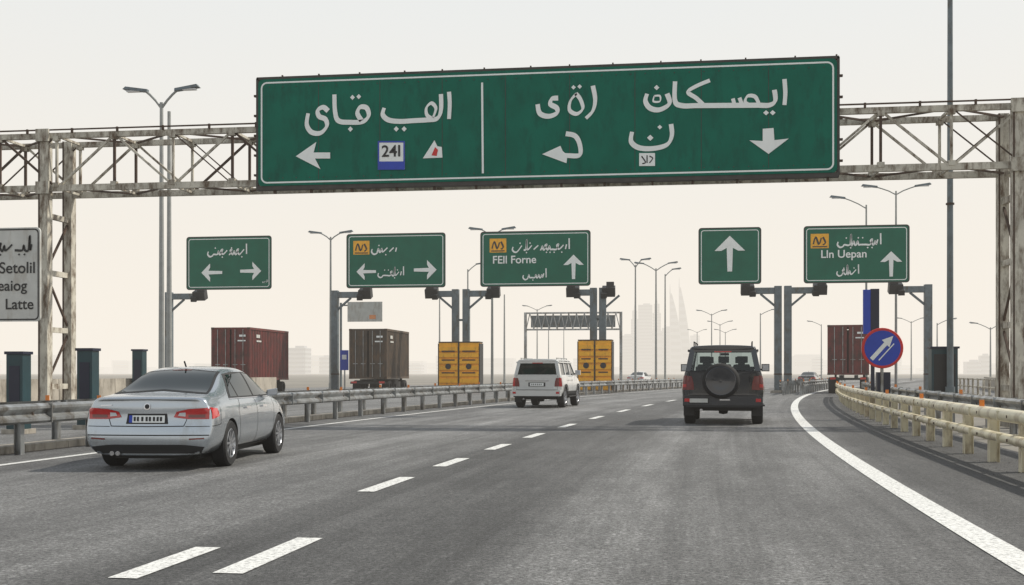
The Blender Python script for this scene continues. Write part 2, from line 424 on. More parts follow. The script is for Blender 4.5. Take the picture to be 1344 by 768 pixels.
SX0, SX1, SZ0, SZ1 = -10.33, 3.82, 5.95, 8.64
sg = root('traffic_sign', (SX0, 27.6, SZ0)); SWm = SX1-SX0; SHm = SZ1-SZ0
b = MB(); b.prism(rrect(0, 0, SWm, SHm, .12), 0, .06, 'green'); b.build('sign_panel', sg)
fr_ = MB()
fr_.box(SWm/2, .10, SHm+.03, SWm+.1, .16, .07, 'signback'); fr_.box(SWm/2, .10, -.04, SWm+.1, .2, .10, 'signback')
for x in (-.035, SWm+.035): fr_.box(x, .10, SHm/2, .06, .16, SHm+.08, 'signback')
k = 0; x = .4
while x < SWm:
    fr_.box(x, .12, -.12, .05, .12, .1, 'rust'); fr_.box(x+.2, .1, SHm+.085, .035, .05, .06, 'rust')
    fr_.beam((x, .12, .1), (x, .12, SHm-.1), .08, .10, 'signback')
    x += .95+.3*((k*7) % 3)/3; k += 1
for x in (-.1, SWm+.1):
    for z in (.3, .8, 1.3, 1.8, 2.3): fr_.box(x, .1, z, .08, .08, .05, 'rust')
fr_.build('sign_frame', sg)
sm = MB()
for i in range(1, 9): sm.box(i*SWm/9, -.003, SHm/2, .012, .004, SHm-.3, 'signback')
for i in range(40):
    for z in (.2, SHm-.2): sm.box(.3+i*(SWm-.6)/39, -.008, z, .022, .008, .022, 'signback')
sm.build('panel_joints', sg)
s = MB()
s.ring(rrect(.07, .07, SWm-.07, SHm-.07, .16), rrect(.11, .11, SWm-.11, SHm-.11, .12), -.006, 'white')
def S(x, y):
    u = (x-335)/763.
    uu = u*(1.0/(1+.055*(1-u)))
    top = 107-24*u; h = 142+8*u
    return (uu*SWm, SHm*(1-(y-top)/h))
def st(pts, w=.14, **k): s.stroke([S(*p) for p in pts], w, -.014-random.random()*.003, 'white', **k)
def dot(x, y, r=3.8):
    s.sheet([S(x-r, y), S(x, y+r), S(x+r, y), S(x, y-r)], -.018, 'white')
w = .128
st([(608, 124), (609, 140), (608, 160)], w)
st([(597, 127), (597, 148), (592, 159), (580, 161), (560, 162), (540, 163), (524, 161), (516, 154), (518, 145)], w, lo=.62)
st([(588, 161), (578, 155), (577, 145), (584, 139), (590, 146), (586, 158)], w*.75)
dot(546, 173, 3.6); dot(535, 173, 3.6)
st([(447, 127), (448, 150), (453, 162), (470, 164), (488, 163), (496, 155), (493, 145), (484, 144), (480, 152), (486, 162)], w, lo=.62)
dot(473, 131, 3.4); dot(482, 130, 3.4); dot(470, 173, 3.6)
st([(438, 149), (431, 144), (423, 148), (425, 156), (434, 160), (436, 169), (427, 178), (414, 177), (407, 167), (409, 152)], w, lo=.6)
st([(799, 117), (802, 135), (799, 150), (790, 160)], w)
st([(778, 127), (770, 137), (769, 149), (778, 154), (786, 147), (783, 135), (777, 127)], w*.8)
dot(774, 119, 3); dot(782, 118, 3)
st([(754, 133), (746, 134), (744, 141), (752, 146), (752, 153), (741, 157), (730, 153), (727, 141)], w, lo=.6)
st([(1036, 110), (1037, 128), (1036, 144)], w)
st([(1024, 124), (1025, 138), (1018, 144), (1004, 144), (985, 144), (960, 144), (930, 144), (912, 144), (903, 138), (903, 112)], w, lo=.62)
st([(1006, 144), (1001, 133), (992, 132), (989, 140), (996, 145)], w*.75)
st([(985, 143), (982, 134)], w*.8); st([(976, 143), (974, 135)], w*.8)
st([(946, 111), (930, 118), (919, 126), (929, 134), (938, 143)], w*.8, lo=.7)
st([(893, 128), (896, 141), (884, 149), (872, 147), (866, 138), (868, 128)], w, lo=.62); dot(880, 120, 3.4)
st([(877, 131), (884, 131), (884, 138), (876, 138), (877, 131)], w*.4)
dot(1014, 154, 3.4); dot(1022, 154, 3.4)
st([(898, 168), (899, 183), (893, 195), (876, 200), (858, 199), (848, 191), (849, 178)], w, lo=.6); dot(872, 186, 4); dot(884, 172, 3)
st([(764, 180), (776, 183), (782, 194), (782, 208), (768, 209), (756, 208)], w*.95, lo=.7)
s.sheet([S(733, 207), S(757, 196), S(760, 203), S(766, 208), S(765, 219)], -.020, 'white')
s.sheet([S(391, 209), S(421, 190), S(417, 204), S(441, 204), S(441, 212), S(419, 212), S(427, 226)], -.020, 'white')
s.sheet([S(1017, 208), S(994, 190), S(1010, 191), S(1010, 175), S(1023, 174), S(1024, 190), S(1041, 188)], -.020, 'white')
s.stroke([S(653, 112), S(654, 232)], .05, -.014, 'white', smooth=False, lo=1)
def q4(x0, y0, x1, y1): return [S(x0, y0), S(x1, y0), S(x1, y1), S(x0, y1)]
s.sheet(q4(509, 190, 547, 226), -.014, 'white'); s.sheet(q4(511, 216, 545, 225), -.020, 'blue')
s.ring(q4(509, 189, 547, 227), q4(511, 191, 545, 225), -.024, 'blue')
s.sheet([S(572, 212), S(588, 188), S(592, 196), S(598, 197), S(599, 211)], -.014, 'white'); s.sheet([S(584, 208), S(589, 197), S(593, 201), S(591, 209)], -.020, 'red')
s.sheet(q4(858, 206, 878, 223), -.014, 'white')
for pts in ([(861, 210), (866, 218), (862, 220)], [(868, 209), (868, 219)], [(871, 219), (875, 213), (871, 210)]): s.stroke([S(*p) for p in pts], .03, -.020, 'black', lo=.8)
s.build('sign_legend', sg, fix=False)

def text(body, x, z, size, y, m, parent, bold=.0, sx=1.0):
    c = bpy.data.curves.new('legend_text', 'FONT'); c.body = body; c.size = size; c.align_x = 'CENTER'; c.align_y = 'CENTER'; c.offset = bold; c.fill_mode = 'BOTH'
    o = bpy.data.objects.new('legend_text', c); COL.objects.link(o)
    bpy.context.view_layer.update()
    me = bpy.data.meshes.new_from_object(o.evaluated_get(bpy.context.evaluated_depsgraph_get()))
    bpy.data.objects.remove(o); me.materials.clear(); me.materials.append(M[m])
    o = bpy.data.objects.new('legend_text', me); COL.objects.link(o); o.parent = parent
    o.location = (x, y, z); o.rotation_euler = (math.pi/2, 0, 0); o.scale = (sx, 1, 1); return o
p_ = S(528, 203); text('24I', p_[0], p_[1], .40, -.026, 'black', sg, .006)

# ------------------------------------------------------------------ small signs
def word(mb, cx, cz, w, h, seed, y=-.03, m='white'):
    R = random.Random(seed); x = cx+w/2; base = cz-h*.25; pts = [(x, base+h*.35)]
    st_w = h*.15
    if R.random() < .6:
        mb.stroke([(x, base+h*.9), (x+.01, base)], st_w, y-.002, m); x -= h*.22; pts = [(x, base+h*.4)]
    while x > cx-w/2+h*.5:
        k = R.choice('ttlvfw'); d = h*.3
        if k == 't': pts += [(x-d*.4, base), (x-d*.7, base+h*.28), (x-d, base)]
        elif k == 'l': pts += [(x-d*.3, base), (x-d*.4, base+h*.85), (x-d*.7, base+h*.02)]
        elif k == 'v': pts += [(x-d*.3, base), (x-d*.9, base+h*.33), (x-d*.4, base+h*.4), (x-d, base)]
        elif k == 'w':
            mb.stroke(pts+[(x-d*.3, base)], st_w, y-.002*R.random(), m, lo=.6); x -= h*.25; pts = [(x, base+h*.35)]
        else: pts += [(x-d*1.2, base)]; d *= 1.3
        if R.random() < .6:
            zz = base+(h*.55 if R.random() < .5 else -h*.25); r = h*.075
            mb.sheet([(x-d*.5-r, zz), (x-d*.5, zz+r), (x-d*.5+r, zz), (x-d*.5, zz-r)], y-.004, m)
        x -= d
    pts += [(x-h*.05, base-h*.12), (x-h*.3, base-h*.2), (x-h*.5, base+h*.0), (x-h*.45, base+h*.25)]
    mb.stroke(pts, st_w, y-.002*R.random(), m, lo=.6)

def arrow(mb, cx, cz, L, direction, y=-.03, m='white', hw=.42, sw=.13):
    P = [(0, .5), (hw, .08), (hw*.55, .08), (sw/2+.02, .16), (sw/2, -.5), (-sw/2, -.5), (-sw/2-.02, .16), (-hw*.55, .08), (-hw, .08)]
    a = {'u': 0, 'l': math.pi/2, 'd': math.pi, 'r': -math.pi/2}[direction]
    for poly in ([P[0], P[1], P[2], P[3], P[6], P[7], P[8]], [P[3], P[4], P[5], P[6]]):
        mb.sheet([(cx+L*(x*math.cos(a)-z*math.sin(a)), cz+L*(x*math.sin(a)+z*math.cos(a))) for x, z in poly], y, m)

ZS0, ZS1 = 7.0, 10.6
def small_sign(x0, x1, items, Y=75.0):
    r = root('traffic_sign', (x0, Y-.25, ZS0)); Wd = x1-x0; H = ZS1-ZS0
    b = MB(); b.prism(rrect(0, 0, Wd, H, .18), 0, .08, 'green2')
    b.build('sign_panel', r)
    e = MB(); e.ring(rrect(-.03, -.03, Wd+.03, H+.03, .2), rrect(.05, .05, Wd-.05, H-.05, .14), -.006, 'black')
    e.ring(rrect(.13, .13, Wd-.13, H-.13, .18), rrect(.18, .18, Wd-.18, H-.18, .13), -.012, 'white')
    for q in items:
        k = q[0]; cx = q[1]*Wd; cz = H*(1-q[2])
        if k == 'a': arrow(e, cx, cz, q[4], q[3])
        elif k == 'w': word(e, cx, cz, q[3]*Wd, q[4], q[5])
        elif k == 'y':
            e.sheet([(cx-.56, cz-.46), (cx+.56, cz-.46), (cx+.56, cz+.46), (cx-.56, cz+.46)], -.02, 'yellow')
            e.stroke([(cx-.4, cz-.2), (cx-.25, cz+.25), (cx-.05, cz-.2), (cx+.1, cz+.2)], .13, -.03, 'black'); e.stroke([(cx+.2, cz+.25), (cx+.35, cz-.1), (cx+.2, cz-.25)], .13, -.03, 'black')
            e.stroke([(cx-.45, cz-.36), (cx+.45, cz-.36)], .07, -.03, 'black', smooth=False, lo=1)
        elif k == 't': text(q[3], cx, cz, q[4], -.03, 'white', r, .01)
    e.build('sign_legend', r, fix=False)
    bk = MB()
    for z in (.5, H/2, H-.5): bk.box(Wd/2, .13, z, Wd-.2, .08, .12, 'signback')
    bk.build('back_rails', r)
small_sign(-33.1, -27.05, [('w', .5, .28, .42, .78, 3), ('a', .30, .68, 'l', 1.5), ('a', .76, .66, 'r', 1.5), ('w', .93, .86, .06, .2, 9)])
small_sign(-21.75, -15.0, [('y', .15, .25), ('w', .40, .28, .22, .78, 5), ('a', .20, .70, 'l', 1.35), ('w', .46, .73, .24, .66, 12), ('a', .80, .68, 'r', 1.55)])
small_sign(-12.6, -5.34, [('y', .16, .25), ('w', .58, .28, .46, .78, 21), ('t', .31, .52, 'FEll Forne', .72), ('w', .50, .80, .20, .66, 31), ('a', .85, .66, 'u', 1.6)])
small_sign(1.68, 5.6, [('a', .5, .46, 'u', 2.3)])
small_sign(8.3, 14.75, [('y', .15, .26), ('w', .53, .28, .40, .78, 41), ('t', .38, .50, 'Lln Uepan', .70), ('w', .43, .80, .18, .66, 51), ('a', .83, .68, 'u', 1.6)])

def tpole(cols, arms, Y=75.0, h=6.85):
    r = root('sign_support_pole', (0, Y, 0)); b = MB()
    for x in cols:
        b.box(x, 0, h/2, .46, .42, h, 'steelblue'); b.box(x, 0, .08, .9, .8, .16, 'concrete'); b.box(x, -.02, 1.2, .49, .46, .08, 'rust')
    if len(cols) > 1:
        for z in (1.6, 3.2, 4.8): b.box(sum(cols)/len(cols), 0, z, max(cols)-min(cols), .16, .14, 'steelblue')
    for x0, x1 in arms:
        b.box((x0+x1)/2, 0, 6.55, abs(x1-x0), .34, .40, 'steelblue')
        s_ = 1 if x1 > x0 else -1
        b.beam((x0+s_*.1, 0, 5.5), (x0+s_*1.1, 0, 6.35), .14, .14, 'steelblue')
    b.build('post_and_arm', r, bevel=.02)
    k = MB()
    for x0, x1 in arms:
        s_ = 1 if x1 > x0 else -1
        k.box(x1, -.05, 6.62, .85, .6, .62, 'black', 0, .35); k.box(x1+s_*.1, -.1, 6.98, .5, .25, .5, 'black'); k.box(x1-s_*.3, -.42, 6.35, .4, .3, .35, 'black', .2*s_, .5)
    k.build('floodlight_clamp', r, bevel=.02)
def XY(px, Y=75.0): return Y*math.tan(math.atan((px-672)/1500)-math.radians(8))
tpole([XY(222)], [(XY(222), XY(263))])
tpole([XY(440)], [(XY(440), XY(480))])
tpole([XY(598), XY(612)], [(XY(598), XY(567)), (XY(612), XY(648))])
tpole([XY(779), XY(791)], [(XY(779), XY(752)), (XY(791), XY(799))])
tpole([XY(1021)], [(XY(1021), XY(981))])
tpole([XY(1034)], [(XY(1034), XY(1076))])
tpole([XY(1218)], [(XY(1218), XY(1175))])

def yellow_unit(x, y, w_, h_):
    r = root('yellow_barrier_cabinet', (x, y, 0), -math.atan(slope(y))*.3); b = MB()
    b.box(0, .5, h_/2+.1, w_-.06, 1.0, h_-.1, 'yellow')
    for sx in (-1, 1):
        for k in range(7):
            z = .35+k*(h_-.5)/6.5; b.box(sx*w_/4, -.05, z, w_/2-.12, .12, (h_-.5)/6.5*.68, 'yellow')
        for z in (h_*.40, h_*.66, h_*.84): b.box(sx*w_/4, -.12, z, w_/2-.5, .03, .08, 'black')
        b.lathe([(0, -.02), (.19, -.02), (.19, .0), (.0, .0)], (sx*w_/4, -.125, h_*.53), 'y', 'black', 16)
    b.box(0, -.04, h_/2+.1, .07, .16, h_-.1, 'black'); b.box(0, .5, h_+.08, w_, 1.08, .07, 'black')
    b.box(0, .5, .08, w_+.05, 1.1, .16, 'concrete')
    for sx in (-1, 1): b.box(sx*(w_/2), .5, h_/2, .06, 1.06, h_, 'black')
    b.build('cabinet_body', r, bevel=.01)
yellow_unit(XY(603, 73.5), 73.3, 2.75, 3.2); yellow_unit(XY(783, 73.5)-.1, 73.3, 2.2, 3.3)

# ------------------------------------------------------------------ other signs
r = root('direction_sign', (-16.6, 24, 2.42)); b = MB(); b.prism(rrect(0, 0, 2.5, 2.12, .1), 0, .05, 'signgrey'); b.build('sign_panel', r)
e = MB(); e.ring(rrect(.03, .03, 2.47, 2.09, .1), rrect(.06, .06, 2.44, 2.06, .08), -.006, 'black')
word(e, 1.75, 1.70, 1.1, .38, 77, -.012, 'black'); e.build('sign_legend', r, fix=False)
text('Setolil', 1.95, 1.2, .36, -.012, 'black', r, .004); text('Seaiog', 1.75, .80, .34, -.012, 'black', r, .004); text('Latte', 2.0, .38, .34, -.012, 'black', r, .004)
b = MB(); b.box(.8, .14, -.3, .14, .14, 4.6, 'cream'); b.box(1.2, .10, 1.6, 2.3, .06, .1, 'signback'); b.box(1.2, .10, .5, 2.3, .06, .1, 'signback'); b.build('sign_posts', r)

def disc(mb, r0, y, m, n=40, cx=0, cz=0): mb.sheet([(cx+r0*math.cos(2*math.pi*i/n), cz+r0*math.sin(2*math.pi*i/n)) for i in range(n)], y, m)
r = root('round_traffic_sign', (5.62, 32, 1.93)); b = MB()
b.lathe([(0, 0), (.54, 0), (.55, .02), (.54, .04), (0, .04)], (0, 0, 0), 'y', 'red', 40); b.build('disc', r)
e = MB(); disc(e, .475, -.004, 'blue')
e.stroke([(-.29, -.30), (.10, .14)], .11, -.012, 'white', smooth=False, lo=1)
e.sheet([(.28, .33), (-.02, .22), (.18, .02)], -.014, 'white')
e.stroke([(-.10, -.33), (.30, .12)], .03, -.016, 'white', smooth=False, lo=1)
e.build('symbol', r, fix=False)
b = MB(); b.cyl((0, .08, -1.93), (0, .08, .5), .045, 'galv'); b.box(.05, .2, -1.0, .35, .25, .7, 'navy'); b.build('post', r)
r = root('blue_information_sign', (6.6, 40, 0)); b = MB(); b.box(-.06, 0, 3.33, .30, .12, 1.5, 'blue'); b.box(.17, .02, 3.33, .28, .2, 1.55, 'navy'); b.box(.12, .1, 1.8, .12, .1, 3.6, 'navy'); b.build('panel_and_post', r, bevel=.01)
r = root('blue_information_sign', (XY(452, 72), 72, 0)); b = MB(); b.box(0, 0, 2.1, .55, .06, 1.3, 'blue'); b.box(0, .06, 1.2, .08, .08, 2.4, 'galv'); b.box(0, -.035, 2.3, .3, .01, .3, 'white'); b.build('panel_and_post', r)
r = root('advisory_sign', (XY(479, 84), 84, 0)); b = MB(); b.box(0, 0, 5.9, 2.7, .08, 1.5, 'signgrey'); b.box(-1.9, .1, 3.3, .14, .14, 6.6, 'steelblue'); b.box(-.9, .1, 6.4, 2.0, .1, .1, 'steelblue')
b.box(.6, -.045, 5.5, .5, .01, .3, 'amber'); b.build('panel_and_post', r)
for x, y, h in ((-13.4, 22, 1.65), (-12.95, 24, 1.76), (-17.6, 36, 2.0)):
    r = root('roadside_cabinet', (x, y, 0)); b = MB(); b.box(0, 0, h/2, .36, .32, h, 'dteal'); b.box(0, 0, h+.02, .42, .38, .06, 'navy'); b.box(0, 0, .05, .5, .46, .1, 'concrete'); b.box(0, -.165, h*.6, .24, .01, h*.5, 'navy'); b.build('cabinet_body', r, bevel=.015)
r = root('roadside_cabinet', (9.1, 40.5, 0)); b = MB(); b.box(0, 0, 1.05, .85, .5, 2.1, 'dteal'); b.box(0, 0, 2.12, .95, .6, .07, 'navy'); b.box(0, -.255, 1.1, .7, .012, 1.6, 'black'); b.box(.25, -.27, 1.1, .04, .03, .2, 'galv'); b.build('cabinet_body', r, bevel=.02)
for j, (x, y) in enumerate([(7.0, 18), (7.6, 22), (7.2, 26)]):
    r = root('safety_bollard', (x+off(y), y, 0)); b = MB(); b.cyl((0, 0, 0), (0, 0, 1.0), .07, 'cream'); b.cyl((0, 0, .7), (0, 0, .85), .075, 'blue'); b.lathe([(.07, 1.0), (.05, 1.04), (0, 1.05)], (0, 0, 0), 'z', 'cream', 12); b.build('post', r, smooth=True)

# ------------------------------------------------------------------ street lamps
def lamp(px, Y, h, arms, r0=.13, mast=False, arm_l=1.6, rise=.5, dk='lamp'):
    r = root('street_lamp', (XY(px, Y), Y, 0)); b = MB()
    b.cyl((0, 0, 0), (0, 0, h), r0, dk, r0*.55, 12); b.cyl((0, 0, 0), (0, 0, .5), r0*1.35, dk, r0*1.3, 12); b.box(0, 0, .03, r0*4, r0*4, .06, 'concrete')
    for a in arms:
        pts = [(0, h-.25), (a*arm_l*.35, h+rise*.35-.1), (a*arm_l*.7, h+rise*.75-.05), (a*arm_l, h+rise)]
        for p, q in zip(pts, pts[1:]): b.cyl((p[0], 0, p[1]), (q[0], 0, q[1]), r0*.4, dk, n=8)
        x = a*arm_l; L = .95
        b.hexa([(x-a*.1, -.12, h+rise-.06), (x-a*.1, .12, h+rise-.06), (x+a*L, .16, h+rise+.08), (x+a*L, -.16, h+rise+.08)],
               [(x-a*.1, -.09, h+rise+.06), (x-a*.1, .09, h+rise+.06), (x+a*L*.9, .1, h+rise+.2), (x+a*L*.9, -.1, h+rise+.2)], 'steelblue')
        b.box(x+a*L*.55, 0, h+rise+.0, L*.6, .22, .05, 'lens')
    b.build('pole_and_heads', r, smooth=True)
lamp(212, 45, 12.5, (-1, 1), .13, arm_l=.7, rise=.5); lamp(222, 47, 12.6, (), .13)
lamp(434, 84, 11.6, (-1, 1), .12, arm_l=.8, rise=.3); lamp(646, 82, 11.4, (-1, 1), .11, arm_l=.8, rise=.3); lamp(614, 111, 11.5, (1,), .12, arm_l=.9)
lamp(1137, 81, 12.8, (-1,), .10, arm_l=1.5, rise=.5); lamp(1176, 79, 13.4, (-1, 1), .10, arm_l=1.3, rise=.3)
lamp(834, 112, 11.8, (-1, 1), .12, arm_l=.6); lamp(861, 118, 12, (-1, 1), .13, arm_l=1.3, rise=.5); lamp(873, 125, 12, (1,), .12, arm_l=.8)
lamp(662, 140, 11, (), .14); lamp(577, 150, 12, (), .14); lamp(705, 190, 12, (-1, 1)); lamp(720, 230, 12, (-1, 1)); lamp(740, 260, 12, (1,)); lamp(934, 190, 11, (-1, 1)); lamp(945, 230, 11, (-1, 1)); lamp(952, 260, 10.5, (-1, 1)); lamp(998, 170, 10, (1,)); lamp(915, 300, 12, (-1, 1))
lamp(1196, 200, 10, (-1, 1)); lamp(1230, 160, 8, (1,)); lamp(1078, 210, 10, (-1,)); lamp(1300, 150, 7, (-1, 1))
r = root('tall_light_mast', (XY(1247, 40), 40, 0)); b = MB(); b.cyl((0, 0, 0), (0, 0, 21), .115, 'steelblue', .07, 14); b.cyl((0, 0, 0), (0, 0, .8), .17, 'steelblue', .16, 14); b.cyl((0, 0, 6.9), (0, 0, 6.96), .14, 'rust'); b.lathe([(.1, 20.6), (.7, 20.8), (.7, 21.0), (.1, 21.1)], (0, 0, 0), 'z', 'steelblue', 16); b.build('mast', r, smooth=True)

r = root('sign_gantry', (XY(752, 124), 124, 0)); b = MB()
b.box(0, 0, 6.9, 9.2, .1, 1.3, 'steelblue')
for z in (6.0, 7.8): b.box(0, -.3, z, 10.2, .2, .18, 'galv')
for i in range(12):
    x = -5.1+i*.85; b.beam((x, -.3, 6.0), (x+.42, -.3, 7.8), .09, .09, 'galv'); b.beam((x+.42, -.3, 7.8), (x+.85, -.3, 6.0), .09, .09, 'galv')
for x in (-5.2, 5.2): b.box(x, 0, 3.95, .3, .3, 7.9, 'galv')
b.build('gantry_frame', r)

# ------------------------------------------------------------------ container trailers
def container_truck(x, y, L, m, rz=0, top=4.0, hh=2.6):
    r = root('container_trailer', (x, y, 0), rz); b = MB(); Wd = 2.44; zb = top-hh; hw = Wd/2
    for sx in (-1, 1):
        pts = []; yy = .12
        while yy < L-.12:
            for d, o_ in ((0, 0), (.07, 0), (.11, -.06), (.19, -.06), (.23, 0)): pts.append((min(yy+d, L-.1), o_))
            yy += .28
        vs = [(sx*(hw-.03+o_), yv, z) for yv, o_ in pts for z in (zb+.12, top-.1)]
        b.add(vs, [(2*i, 2*i+1, 2*i+3, 2*i+2) for i in range(len(pts)-1)], m)
        for z in (zb+.07, top-.06): b.box(sx*(hw-.04), L/2, z, .1, L, .13, m)
        for yv in (.07, L-.07):
            b.box(sx*(hw-.07), yv, (zb+top)/2, .14, .14, hh, m)
            for z in (zb+.06, top-.06): b.box(sx*(hw-.08), yv, z, .17, .17, .13, 'rust')
        b.box(sx*.58, .05, (zb+top)/2, 1.06, .05, hh-.22, m)
        for k in range(5): b.box(sx*.58, .015, zb+.38+k*(hh-.76)/4, .98, .03, .12, m)
        for dx_ in (.3, .8):
            b.cyl((sx*dx_, -.03, zb+.12), (sx*dx_, -.03, top-.12), .022, 'galv', n=8)
            b.box(sx*dx_, -.03, zb+.95, .3, .03, .04, 'galv')
    b.box(0, L/2, top-.035, Wd-.1, L-.05, .05, m); b.box(0, L-.05, (zb+top)/2, Wd-.2, .05, hh-.2, m)
    b.box(0, .06, top-.06, Wd, .1, .12, m); b.box(0, .06, zb+.06, Wd, .1, .12, m)
    b.box(0, L/2, zb+.1, Wd-.2, L-.2, .05, 'chassis')
    b.box(.75, -.0, top-.5, .4, .012, .12, 'white'); b.box(.7, -.0, top-.8, .5, .012, .08, 'white')
    b.box(hw+.001, L*.2, top-.5, .01, .6, .2, 'signgrey'); b.box(hw+.001, L*.22, top-.8, .01, .8, .1, 'signgrey')
    b.build('container', r)
    c = MB(); rw = min(.5, (zb-.1)/2)
    for sx in (-.45, .45): c.box(sx, L/2+.1, zb-.12, .14, L+.2, .2, 'chassis')
    c.box(0, .05, zb-.25, 2.3, .1, .14, 'chassis')
    for sx in (-.9, .9):
        c.box(sx, .0, zb-.22, .35, .06, .12, 'tail'); c.box(sx, L-1.0, zb/2, .14, .14, zb, 'chassis'); c.box(sx*1.2, L*.5, zb*.6, .05, L*.35, .35, 'chassis')
    for yv in (1.1, 1.3+2.4*rw, L-.9):
        for sx in (-1, 1):
            c.lathe([(.2, .0), (rw*.95, .0), (rw, .05), (rw, .45), (rw*.95, .5), (.2, .5), (.2, .4), (0, .4)], (sx*.95-.25, yv, rw), 'x', 'rubber', 20)
    c.build('chassis', r, smooth=True)
container_truck(-26.45, 66, 7.0, 'contred', hh=3.2, top=4.02); container_truck(-19.0, 70, 6.1, 'contbrn', top=4.05, hh=3.15)
container_truck(10.75, 73, 6.1, 'contred', -.17, top=4.25, hh=3.1)

# ------------------------------------------------------------------ cars
def ringpts(zb, zbelt, zt, ws, wm, wb, wt):
    d = .06 if zt > 1.12 else .028
    return [(0, zb), (ws*.75, zb), (ws, zb+.05), (wm, zb+.22), (wm, zbelt-.15), (wb, zbelt-.02), (wb-.035, zbelt+.02),
            ((wb-.035+wt+.02)/2+.01, (zbelt+.02+zt-d)/2), (wt+.02, zt-d), (wt-.10, zt-.008), (0, zt)]
def loft(stations, shift, ringf=ringpts):
    vs = []; fs = []; rings = []
    for stn in stations:
        y = stn[0]; h = ringf(*stn[1:]); n = len(h)
        idx = []
        for i, (x, z) in enumerate(h):
            idx.append(len(vs)); vs.append((x, y+shift(x, y, z), z))
        for i in range(n-2, 0, -1):
            x, z = h[i]; idx.append(len(vs)); vs.append((-x, y+shift(x, y, z), z))
        rings.append((idx, y, h))
    N = len(rings[0][0])
    for a, b_ in zip(rings, rings[1:]):
        for i in range(N): fs.append((a[0][i], a[0][(i+1) % N], b_[0][(i+1) % N], b_[0][i]))
    for (idx, y, h) in (rings[0], rings[-1]):
        n = len(h); R = idx[:n]; L = [idx[0]]+[idx[N-i] for i in range(1, n-1)]+[idx[n-1]]
        C = {1: idx[0], n-2: idx[n-1]}
        for i in range(2, n-2): C[i] = len(vs); vs.append((0, y+shift(0, y, h[i][1]), h[i][1]))
        for i in range(1, n-2):
            fs.append((R[i], R[i+1], C[i+1], C[i])); fs.append((L[i], C[i], C[i+1], L[i+1]))
    return vs, fs
def sub_obj(name, vs, fs, mats, level, parent, arches=None):
    me = bpy.data.meshes.new(name); me.from_pydata(vs, [], fs)
    bm = bmesh.new(); bm.from_mesh(me); bmesh.ops.recalc_face_normals(bm, faces=bm.faces); bm.to_mesh(me); bm.free()
    o = bpy.data.objects.new(name, me); COL.objects.link(o)
    for m in mats: me.materials.append(M[m])
    md = o.modifiers.new('s', 'SUBSURF'); md.levels = level; md.render_levels = level
    bpy.context.view_layer.update(); dg = bpy.context.evaluated_depsgraph_get()
    m2 = bpy.data.meshes.new_from_object(o.evaluated_get(dg)); o.modifiers.clear(); o.data = m2
    bvh = BVHTree.FromPolygons([v.co[:] for v in m2.vertices], [p.vertices[:] for p in m2.polygons])
    if arches:
        ct = MB()
        for (ax, az, rr, xi) in arches:
            for sx in (-1, 1):
                ct.cyl((sx*xi, ax, az), (sx*1.4, ax, az), rr, 'plastic', n=40)
        c = ct.build('cut', None)
        bo = o.modifiers.new('b', 'BOOLEAN'); bo.operation = 'DIFFERENCE'; bo.object = c; bo.solver = 'EXACT'
        try: bo.material_mode = 'TRANSFER'
        except Exception: pass
        bpy.context.view_layer.update(); dg = bpy.context.evaluated_depsgraph_get()
        m3 = bpy.data.meshes.new_from_object(o.evaluated_get(dg)); o.modifiers.clear(); o.data = m3
        bpy.data.objects.remove(c)
    o.data.polygons.foreach_set('use_smooth', [True]*len(o.data.polygons)); o.data.set_sharp_from_angle(angle=math.radians(38))
    o.parent = parent
    return o, bvh
def resample(P, n):
    P = [Vector(p) for p in P]; d = [0]
    for a, b in zip(P, P[1:]): d.append(d[-1]+(b-a).length)
    out = []
    for k in range(n+1):
        t = d[-1]*k/n; i = 0
        while i < len(d)-2 and d[i+1] < t: i += 1
        u = (t-d[i])/max(1e-9, d[i+1]-d[i]); out.append(P[i].lerp(P[i+1], min(1, u)))
    return out
class Proj:
    def __init__(s, bvh, mb): s.b = bvh; s.mb = mb
    def hit(s, p, ax, o_):
        if ax == 'r': O = Vector((p.x, -3, p.y)); D = Vector((0, 1, 0))
        elif ax == 'f': O = Vector((p.x, 9, p.y)); D = Vector((0, -1, 0))
        elif ax == '+': O = Vector((4, p.x, p.y)); D = Vector((-1, 0, 0))
        else: O = Vector((-4, p.x, p.y)); D = Vector((1, 0, 0))
        h, n, i, d = s.b.ray_cast(O, D)
        if h is None: return None
        if n.dot(D) > 0: n = -n
        return h+n*o_
    def patch(s, bot, top, ax, m, o_=.006, nu=14, nv=8):
        B = resample(bot, nu); T = resample(top, nu); vs = []; ok = []
        for j in range(nv+1):
            for i in range(nu+1):
                h = s.hit(B[i].lerp(T[i], j/nv), ax, o_); ok.append(h is not None); vs.append(h if h else Vector((0, 0, 0)))
        fs = []
        for j in range(nv):
            for i in range(nu):
                q = (j*(nu+1)+i, j*(nu+1)+i+1, (j+1)*(nu+1)+i+1, (j+1)*(nu+1)+i)
                if all(ok[k] for k in q) and max((vs[q[0]]-vs[k]).length for k in q) < .35: fs.append(q)
        s.mb.add(vs, fs, m)
    def line(s, pts, ax, m='gap', w=.009, o_=.003):
        P = resample(pts, 24); L = []; R = []
        for i, p in enumerate(P):
            d = (P[min(i+1, 24)]-P[max(i-1, 0)]).normalized(); n = Vector((-d.y, d.x))*w/2; L.append(p+n); R.append(p-n)
        s.patch(L, R, ax, m, o_, 24, 1)
def ss(t): t = max(0, min(1, t)); return t*t*(3-2*t)
